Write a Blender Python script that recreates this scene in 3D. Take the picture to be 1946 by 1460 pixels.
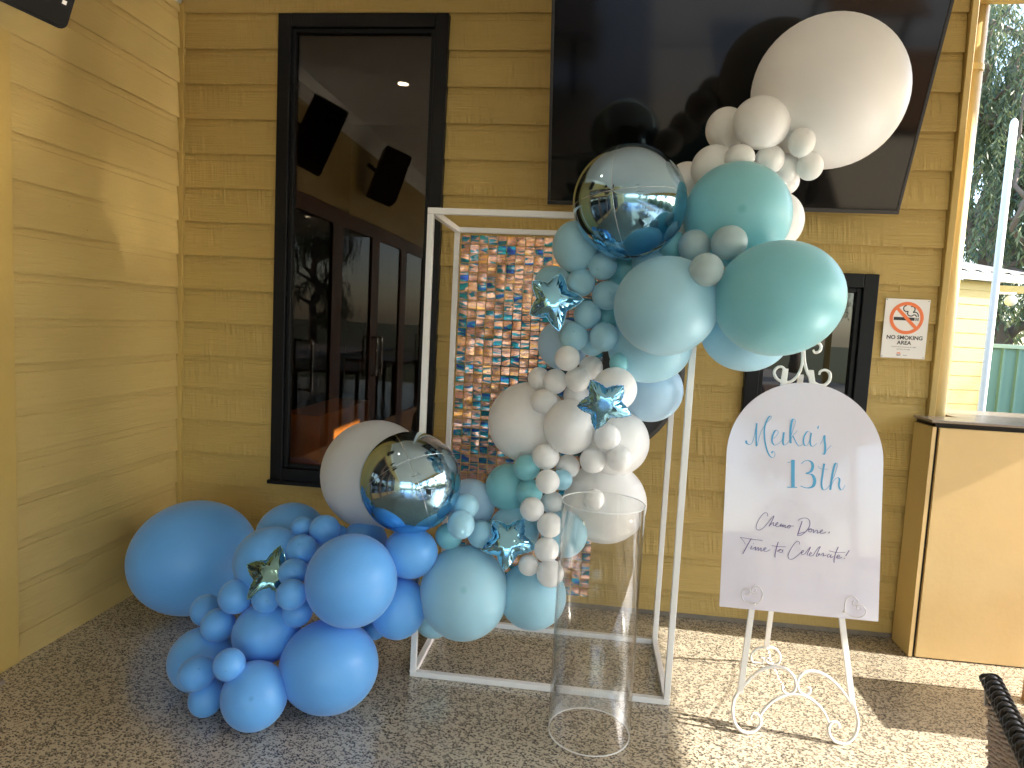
import bpy, bmesh, math, random
from mathutils import Vector, Matrix, Euler

R = math.radians
scene = bpy.context.scene
COL = scene.collection
for o in list(bpy.data.objects):
    bpy.data.objects.remove(o, do_unlink=True)

# ------------------------------------------------------------------ camera, sky, sun, exposure
CAM = dict(loc=(2.3759, -3.6526, 1.5503), right=(0.99167, 0.11843, 0.05068), up=(-0.06086, 0.08401, 0.9946), fwd=(-0.11353, 0.9894, -0.09052), f_px=1281.69)
cam_data = bpy.data.cameras.new('camera')
cam_data.sensor_width = 36.0
cam_data.lens = 36.0 * CAM['f_px'] / 1946.0
cam_data.clip_start = 0.05
cam_data.clip_end = 2000.0
cam = bpy.data.objects.new('camera', cam_data)
COL.objects.link(cam)
_r, _u, _f = Vector(CAM['right']), Vector(CAM['up']), Vector(CAM['fwd'])
cam.matrix_world = Matrix(((_r.x, _u.x, -_f.x, CAM['loc'][0]), (_r.y, _u.y, -_f.y, CAM['loc'][1]),
                           (_r.z, _u.z, -_f.z, CAM['loc'][2]), (0, 0, 0, 1)))
scene.camera = cam

SUN_EL = R(32.0)
SUN_TO = Vector((math.cos(SUN_EL) * 0.9987, -math.cos(SUN_EL) * 0.051, math.sin(SUN_EL)))   # towards the sun
world = bpy.data.worlds.new('World')
scene.world = world
world.use_nodes = True
wn = world.node_tree
bg = wn.nodes['Background']
sky = wn.nodes.new('ShaderNodeTexSky')
sky.sky_type = 'NISHITA'
sky.sun_disc = False
sky.sun_elevation = SUN_EL
sky.sun_rotation = math.atan2(SUN_TO.x, SUN_TO.y)
sky.air_density = 1.0
sky.dust_density = 1.2
wn.links.new(sky.outputs[0], bg.inputs[0])
bg.inputs[1].default_value = 0.15

sun_data = bpy.data.lights.new('sun', 'SUN')
sun_data.energy = 2.8
sun_data.angle = R(0.53)
sun_data.color = (1.0, 0.94, 0.84)
sun = bpy.data.objects.new('sun', sun_data)
COL.objects.link(sun)
sun.rotation_euler = SUN_TO.to_track_quat('Z', 'Y').to_euler()
sun.location = (12, -1, 8)

scene.render.engine = 'CYCLES'
scene.cycles.use_denoising = True
scene.cycles.max_bounces = 10
scene.cycles.diffuse_bounces = 6
scene.cycles.glossy_bounces = 5
scene.cycles.transparent_max_bounces = 24
scene.cycles.sample_clamp_indirect = 40.0
scene.cycles.caustics_reflective = True
scene.cycles.caustics_refractive = False
scene.cycles.blur_glossy = 0.02
scene.view_settings.view_transform = 'Standard'
scene.view_settings.look = 'None'
scene.view_settings.gamma = 1.0
scene.view_settings.use_curve_mapping = False
scene.view_settings.exposure = 2.5

# ------------------------------------------------------------------ measured positions (metres, world space)
# label, colour, centre, half-width, half-height, outward axis, roll (degrees)
BALLOONS = [
    ('huge sky blue balloon resting in the corner, largest of the blue ones', 'sky', (0.469, -0.577, 0.304), 0.3026, 0.2789, (0.5, -0.8, 0.33), 12),
    ('dull blue balloon against the wall behind the blue cluster, below the window sill', 'sky', (1.078, -0.799, 0.528), 0.1601, 0.1577, (0.39, -0.87, 0.31), 0),
    ('big white balloon with shade in its colour, tucked behind the lower mirror ball', 'shaded_white', (1.455, -0.779, 0.845), 0.2397, 0.2421, (0.3, -0.93, 0.23), 0),
    ('grey mint balloon behind the right side of the lower mirror ball', 'ice', (1.898, -0.847, 0.765), 0.1086, 0.1086, (0.16, -0.95, 0.27), 0),
    ('mint balloon low behind the bottom left of the frame', 'mint', (1.748, -0.779, 0.202), 0.0853, 0.0805, (0.19, -0.89, 0.42), 0),
    ('half-hidden blue balloon just under the big shaded white one', 'sky', (1.457, -0.909, 0.578), 0.0975, 0.0953, (0.3, -0.9, 0.32), 0),
    ('blue balloon directly behind the blue-green foil star', 'sky', (1.111, -1.064, 0.512), 0.1485, 0.1441, (0.41, -0.85, 0.34), 0),
    ('tiny sliver of blue balloon showing right of the topmost small blue pair', 'sky', (1.357, -0.95, 0.622), 0.0336, 0.0336, (0.34, -0.89, 0.31), 0),
    ('medium blue balloon at the far left of the pile, behind three small ones', 'sky', (0.895, -1.199, 0.133), 0.1318, 0.1275, (0.46, -0.77, 0.44), 0),
    ('little blue balloon peeping out beneath the two stacked blue ones by the frame leg', 'sky', (1.525, -0.95, 0.213), 0.0496, 0.0451, (0.27, -0.86, 0.43), 0),
    ('blue balloon hiding the lower left corner post of the white frame', 'sky', (1.664, -1.079, 0.378), 0.1130, 0.1237, (0.24, -0.88, 0.4), 0),
    ('deep blue balloon right under the lower mirror ball', 'sky', (1.705, -1.078, 0.61), 0.1099, 0.1015, (0.24, -0.91, 0.33), 0),
    ('big blue balloon on the floor at the right of the blue pile', 'sky', (1.44, -1.232, 0.185), 0.1884, 0.1761, (0.32, -0.83, 0.47), 0),
    ('lowest blue balloon, on the floor at the front of the pile', 'sky', (1.214, -1.385, 0.124), 0.1192, 0.1231, (0.4, -0.78, 0.49), 0),
    ('large round blue balloon above the big floor balloon, left of the deep blue one', 'sky', (1.515, -1.222, 0.533), 0.1741, 0.1761, (0.31, -0.88, 0.37), 0),
    ('lower silver-blue mirror ball balloon over the frame post', 'mirror', (1.695, -1.077, 0.899), 0.2011, 0.2011, (0.25, -0.94, 0.24), 0),
    ('medium blue balloon in the middle of the blue pile, above the lowest one', 'sky', (1.164, -1.197, 0.278), 0.1318, 0.1193, (0.4, -0.81, 0.42), 10),
    ('smallest of the three blue balloons beside the topmost pair', 'sky', (1.217, -1.0, 0.648), 0.0465, 0.0443, (0.38, -0.87, 0.3), 0),
    ('small blue balloon under the topmost blue pair, right of the foil star', 'sky', (1.265, -1.111, 0.594), 0.0617, 0.0617, (0.38, -0.87, 0.33), 0),
    ('topmost small blue balloon of the blue pile', 'sky', (1.321, -1.018, 0.653), 0.0635, 0.0613, (0.35, -0.89, 0.3), 0),
    ('small blue balloon just below and left of the blue-green foil star', 'sky', (1.035, -1.203, 0.412), 0.0669, 0.0669, (0.44, -0.81, 0.38), 0),
    ('small blue balloon in front of the huge corner balloon, upper of a touching pair', 'sky', (0.847, -1.099, 0.292), 0.0615, 0.0637, (0.47, -0.79, 0.39), 0),
    ('small blue balloon with a pale dimple, lower of the pair before the corner balloon', 'sky', (0.965, -1.207, 0.29), 0.0673, 0.0652, (0.46, -0.79, 0.41), 0),
    ('small blue balloon under the foil star, left of the dimpled one', 'sky', (1.175, -1.23, 0.433), 0.0555, 0.0596, (0.41, -0.83, 0.38), 0),
    ('small blue balloon covering the right tips of the blue-green foil star', 'sky', (1.269, -1.198, 0.532), 0.0578, 0.0537, (0.38, -0.85, 0.35), 15),
    ('small blue balloon lowest in the trio right of the foil star', 'sky', (1.292, -1.204, 0.374), 0.0600, 0.0559, (0.37, -0.84, 0.4), 20),
    ('small blue balloon with a dark dimple in front of the trio near the foil star', 'sky', (1.309, -1.298, 0.487), 0.0576, 0.0566, (0.38, -0.84, 0.38), 0),
    ('small blue balloon, right one of the bottom left trio', 'sky', (1.132, -1.419, 0.253), 0.0568, 0.0578, (0.43, -0.78, 0.45), 0),
    ('small blue balloon, lowest of the bottom left trio, close to the floor', 'sky', (1.001, -1.347, 0.069), 0.0642, 0.0702, (0.45, -0.75, 0.48), -25),
    ('small blue balloon with a dark dot, left one of the bottom left trio', 'sky', (0.979, -1.376, 0.179), 0.0672, 0.0623, (0.47, -0.76, 0.46), 10),
    ('giant white balloon at the top right in front of the television', 'white', (3.215, -0.857, 2.485), 0.2845, 0.2744, (-0.27, -0.91, -0.31), -35),
    ('white balloon wedged behind the upper mirror ball and the teal one', 'white', (2.717, -0.799, 2.155), 0.0767, 0.0767, (-0.12, -0.97, -0.21), 0),
    ('white balloon at the upper left of the white tail, before the screen', 'white', (2.857, -0.797, 2.363), 0.0800, 0.0842, (-0.16, -0.95, -0.27), 0),
    ('white balloon rising behind the upper teal balloon', 'white', (2.804, -0.911, 2.183), 0.0875, 0.0875, (-0.15, -0.96, -0.22), 0),
    ('medium white balloon overlapping the lower left of the giant one', 'white', (2.95, -0.986, 2.334), 0.1035, 0.0937, (-0.2, -0.94, -0.28), -20),
    ('small white balloon lowest in the white tail, behind the teal balloon', 'white', (3.1, -0.8, 2.165), 0.0545, 0.0545, (-0.24, -0.95, -0.2), 0),
    ('small white balloon in the middle of the row under the giant one', 'white', (3.073, -0.897, 2.193), 0.0545, 0.0545, (-0.24, -0.95, -0.22), 0),
    ('small white balloon furthest right under the giant one', 'white', (3.147, -0.95, 2.189), 0.0474, 0.0513, (-0.27, -0.94, -0.22), 0),
    ('small white balloon pressed to the lower left face of the giant one', 'white', (3.096, -1.0, 2.264), 0.0464, 0.0541, (-0.25, -0.93, -0.25), 0),
    ('small white balloon left in the row just above the teal balloon', 'white', (2.879, -1.003, 2.202), 0.0547, 0.0489, (-0.18, -0.95, -0.24), 0),
    ('small white balloon second in the row just above the teal balloon', 'white', (2.999, -0.952, 2.211), 0.0535, 0.0535, (-0.22, -0.95, -0.23), 0),
    ('white balloon showing behind the right edges of the two teal balloons', 'white', (3.067, -0.849, 2.001), 0.1036, 0.1139, (-0.24, -0.96, -0.15), 0),
    ('scrap of white balloon between the upper mirror ball and the teal one', 'white', (2.691, -0.849, 1.943), 0.0548, 0.0548, (-0.11, -0.98, -0.14), 0),
    ('pale ice blue balloon low on the right, beside the frame post', 'ice', (2.629, -0.8, 1.298), 0.1363, 0.1319, (-0.09, -0.99, 0.09), 0),
    ('grey-blue balloon at the left edge under the upper foil star', 'ice', (2.256, -0.799, 1.469), 0.1065, 0.1065, (0.04, -1.0, 0.03), 0),
    ('pale mint balloon behind the upper foil star', 'mint', (2.198, -0.798, 1.72), 0.0795, 0.0750, (0.06, -1.0, -0.06), 0),
    ('teal balloon in the shadow below the upper mirror ball', 'teal', (2.495, -0.898, 1.779), 0.0882, 0.0840, (-0.04, -1.0, -0.08), 0),
    ('mint balloon glimpsed between the upper mirror ball and the big central one', 'mint', (2.582, -1.001, 1.804), 0.0724, 0.0684, (-0.08, -0.99, -0.09), 0),
    ('dark teal small balloon tucked under the right of the upper mirror ball', 'teal', (2.652, -1.051, 1.868), 0.0530, 0.0530, (-0.1, -0.99, -0.12), 0),
    ('grey mint balloon at the lower left of the upper mirror ball', 'mint', (2.292, -1.0, 1.855), 0.0895, 0.0997, (0.03, -0.99, -0.11), 0),
    ('small teal balloon deep between the mint minis', 'teal', (2.427, -0.917, 1.589), 0.0547, 0.0547, (-0.02, -1.0, -0.01), 0),
    ('pale mint balloon hanging lowest at the right, above the easel top', 'mint', (2.955, -0.977, 1.566), 0.1691, 0.1570, (-0.21, -0.98, -0.01), -10),
    ('mint balloon below the big central mint one, before the frame post', 'mint', (2.602, -0.964, 1.484), 0.1627, 0.1421, (-0.08, -1.0, 0.02), 10),
    ('small mint balloon lowest in the mint minis, half covered', 'mint', (2.379, -0.947, 1.486), 0.0523, 0.0523, (-0.0, -1.0, 0.02), 0),
    ('narrow teal balloon sliver next to the small white ones', 'teal', (2.483, -1.06, 1.418), 0.0360, 0.0400, (-0.04, -1.0, 0.05), 0),
    ('large teal balloon right of the upper mirror ball', 'teal', (2.879, -1.035, 1.986), 0.1926, 0.1926, (-0.19, -0.97, -0.16), 0),
    ('upper silver-blue mirror ball balloon before the television', 'mirror', (2.481, -1.113, 2.006), 0.2054, 0.2092, (-0.04, -0.98, -0.18), 0),
    ('largest teal balloon, far right above the easel', 'teal', (2.989, -1.275, 1.676), 0.2109, 0.1931, (-0.25, -0.97, -0.05), 12),
    ('small mint balloon highest of the minis, touching the upper mirror ball', 'mint', (2.399, -1.021, 1.784), 0.0544, 0.0544, (-0.01, -1.0, -0.09), 0),
    ('small mint balloon partly behind the big central mint one', 'mint', (2.424, -0.998, 1.674), 0.0591, 0.0570, (-0.02, -1.0, -0.05), 0),
    ('small mint balloon just right of the tip of the upper foil star', 'mint', (2.321, -0.999, 1.719), 0.0551, 0.0551, (0.02, -1.0, -0.06), 0),
    ('big central mint balloon in the upper cluster', 'mint', (2.627, -1.211, 1.636), 0.1819, 0.1745, (-0.1, -0.99, -0.03), 10),
    ('small mint balloon below the upper foil star, above a small white one', 'mint', (2.304, -1.003, 1.508), 0.0575, 0.0575, (0.03, -1.0, 0.02), 0),
    ('small mint balloon right one of the lower mini pair', 'mint', (2.422, -1.028, 1.513), 0.0567, 0.0557, (-0.02, -1.0, 0.01), 0),
    ('small mint balloon in the centre of the minis right of the foil star', 'mint', (2.352, -0.998, 1.595), 0.0532, 0.0553, (0.01, -1.0, -0.02), 0),
    ('grey-green mini balloon, right one of the trio on the teal balloons', 'grey', (2.826, -1.213, 1.864), 0.0619, 0.0583, (-0.18, -0.98, -0.13), 20),
    ('grey-green mini balloon, left one of the trio on the teal balloons', 'grey', (2.723, -1.126, 1.858), 0.0588, 0.0588, (-0.13, -0.98, -0.12), 0),
    ('grey-green mini balloon, lowest of the trio on the teal balloons', 'grey', (2.737, -1.337, 1.756), 0.0557, 0.0557, (-0.15, -0.98, -0.09), 0),
    ('big white balloon behind the rim of the clear cylinder', 'white', (2.472, -0.799, 0.807), 0.1775, 0.1730, (-0.03, -0.97, 0.25), 0),
    ('big white balloon covering the middle of the shimmer tiles', 'white', (2.125, -0.779, 1.126), 0.1726, 0.1726, (0.09, -0.99, 0.15), 0),
    ('white balloon at the right of the middle white cluster, below the star', 'white', (2.5, -0.844, 1.078), 0.1380, 0.1402, (-0.04, -0.99, 0.17), 0),
    ('white balloon behind the middle foil star', 'white', (2.472, -1.1, 1.321), 0.0831, 0.0831, (-0.04, -1.0, 0.09), 0),
    ('small white balloon half hidden behind the pair left of the middle star', 'white', (2.327, -0.85, 1.26), 0.0547, 0.0547, (0.02, -0.99, 0.1), 0),
    ('medium white balloon with pointed top in the middle of the white cluster', 'white', (2.309, -0.944, 1.144), 0.1063, 0.1126, (0.02, -0.99, 0.15), 0),
    ('small white balloon on top of the big white one over the tiles', 'white', (2.198, -0.924, 1.238), 0.0557, 0.0515, (0.06, -0.99, 0.11), 0),
    ('small white balloon furthest left of the upper white minis', 'white', (2.166, -0.847, 1.323), 0.0462, 0.0484, (0.07, -0.99, 0.08), 0),
    ('small white balloon furthest right of the upper white minis', 'white', (2.379, -0.878, 1.383), 0.0485, 0.0495, (-0.0, -1.0, 0.06), 0),
    ('small white balloon highest of the upper white minis, under a mint one', 'white', (2.286, -1.04, 1.424), 0.0488, 0.0488, (0.03, -1.0, 0.05), 0),
    ('small white balloon front left of the upper white minis', 'white', (2.237, -0.897, 1.32), 0.0496, 0.0517, (0.05, -1.0, 0.08), 0),
    ('small white balloon front right of the upper white minis, beside the star', 'white', (2.327, -0.928, 1.335), 0.0510, 0.0510, (0.02, -1.0, 0.08), 0),
    ('small white balloon just below the middle foil star', 'white', (2.459, -0.999, 1.121), 0.0518, 0.0518, (-0.03, -0.99, 0.16), 0),
    ('small white balloon right end of the row under the white cluster', 'white', (2.511, -1.006, 1.04), 0.0517, 0.0517, (-0.05, -0.98, 0.19), 0),
    ('small white balloon second from right in the row under the white cluster', 'white', (2.409, -0.972, 1.019), 0.0526, 0.0526, (-0.01, -0.98, 0.19), 0),
    ('small white balloon third from right in the row under the white cluster', 'white', (2.309, -0.9, 0.971), 0.0489, 0.0500, (0.02, -0.98, 0.21), 0),
    ('teal balloon below the big white one over the tiles', 'teal', (2.062, -0.848, 0.852), 0.0987, 0.1009, (0.11, -0.96, 0.24), 0),
    ('mint sliver between small white balloons and the clear cylinder', 'mint', (2.29, -0.966, 0.929), 0.0425, 0.0425, (0.03, -0.97, 0.23), 0),
    ('pale mint balloon seen through the left of the clear cylinder', 'mint', (2.311, -0.933, 0.696), 0.0953, 0.0953, (0.02, -0.95, 0.3), 0),
    ('mint balloon behind the lowest foil star', 'mint', (2.098, -0.878, 0.676), 0.1070, 0.1047, (0.1, -0.95, 0.3), 0),
    ('mint balloon low at the right, beside the clear cylinder', 'mint', (2.196, -0.95, 0.429), 0.1396, 0.1374, (0.06, -0.92, 0.38), 0),
    ('small teal balloon between the deep blue one and the big front mint one', 'teal', (1.843, -0.999, 0.666), 0.0561, 0.0540, (0.19, -0.93, 0.31), 0),
    ('small mint balloon left of the lowest foil star', 'mint', (1.973, -0.997, 0.686), 0.0537, 0.0558, (0.14, -0.94, 0.31), 0),
    ('small teal balloon lower of two left of the white column', 'teal', (2.16, -0.948, 0.862), 0.0539, 0.0560, (0.08, -0.97, 0.25), 0),
    ('small teal balloon upper of two left of the white column', 'teal', (2.144, -0.949, 0.964), 0.0537, 0.0537, (0.08, -0.97, 0.21), 0),
    ('big front mint balloon over the lower left of the white frame', 'mint', (1.921, -1.02, 0.444), 0.1807, 0.1893, (0.16, -0.91, 0.38), 0),
    ('small mint balloon upper of a pair right of the lower mirror ball', 'mint', (1.918, -1.05, 0.812), 0.0504, 0.0504, (0.17, -0.95, 0.27), 0),
    ('small mint balloon lower of a pair right of the lower mirror ball', 'mint', (1.914, -1.122, 0.757), 0.0533, 0.0554, (0.17, -0.94, 0.29), 0),
    ('small white balloon touching the left rim of the clear cylinder', 'white', (2.255, -0.899, 0.814), 0.0471, 0.0481, (0.04, -0.97, 0.26), 0),
    ('small white balloon seen inside the rim of the clear cylinder', 'white', (2.423, -0.975, 0.862), 0.0422, 0.0422, (-0.02, -0.97, 0.25), 0),
    ('small white balloon at the top of the white column, under the cluster', 'white', (2.219, -0.963, 1.019), 0.0553, 0.0532, (0.06, -0.98, 0.19), 0),
    ('small white balloon second in the white column', 'white', (2.236, -1.024, 0.931), 0.0480, 0.0480, (0.05, -0.97, 0.23), 0),
    ('small white balloon just right of the lowest foil star, high', 'white', (2.254, -1.028, 0.757), 0.0502, 0.0502, (0.04, -0.96, 0.29), 0),
    ('small white balloon just above the right point of the lowest foil star', 'white', (2.18, -1.02, 0.813), 0.0483, 0.0483, (0.07, -0.96, 0.27), 0),
    ('small white balloon right of the lowest foil star, low', 'white', (2.248, -1.038, 0.659), 0.0502, 0.0502, (0.05, -0.95, 0.32), 0),
    ('smallest white balloon at the bottom of the white column', 'white', (2.181, -1.049, 0.593), 0.0419, 0.0419, (0.07, -0.94, 0.34), 0),
    ('lowest white balloon, left of the clear cylinder', 'white', (2.269, -1.071, 0.576), 0.0539, 0.0539, (0.04, -0.93, 0.35), 0),
]
# label, centre, axis towards the viewer side, five tip offsets (right, up) in metres
STARS = [
    ('dark blue-green foil star balloon half hidden in the blue pile', (1.188, -1.209, 0.516), (0.41, -0.841, 0.352), [(0.028, 0.111), (0.104, 0.018), (0.047, -0.095), (-0.088, -0.081), (-0.092, 0.047)]),
    ('light blue foil star balloon between the tiles and the mint minis', (2.219, -1.051, 1.645), (0.053, -0.998, -0.033), [(0.024, 0.101), (0.115, 0.008), (0.028, -0.115), (-0.085, -0.06), (-0.083, 0.067)]),
    ('light blue foil star balloon on the middle white cluster', (2.432, -1.185, 1.274), (-0.024, -0.993, 0.114), [(-0.048, 0.083), (0.066, 0.07), (0.1, -0.037), (-0.023, -0.1), (-0.094, -0.016)]),
    ('light blue foil star balloon lowest, above the big front mint balloon', (2.092, -1.048, 0.682), (0.099, -0.943, 0.318), [(-0.064, 0.078), (0.058, 0.091), (0.114, -0.02), (-0.007, -0.112), (-0.101, -0.037)]),
]
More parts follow.
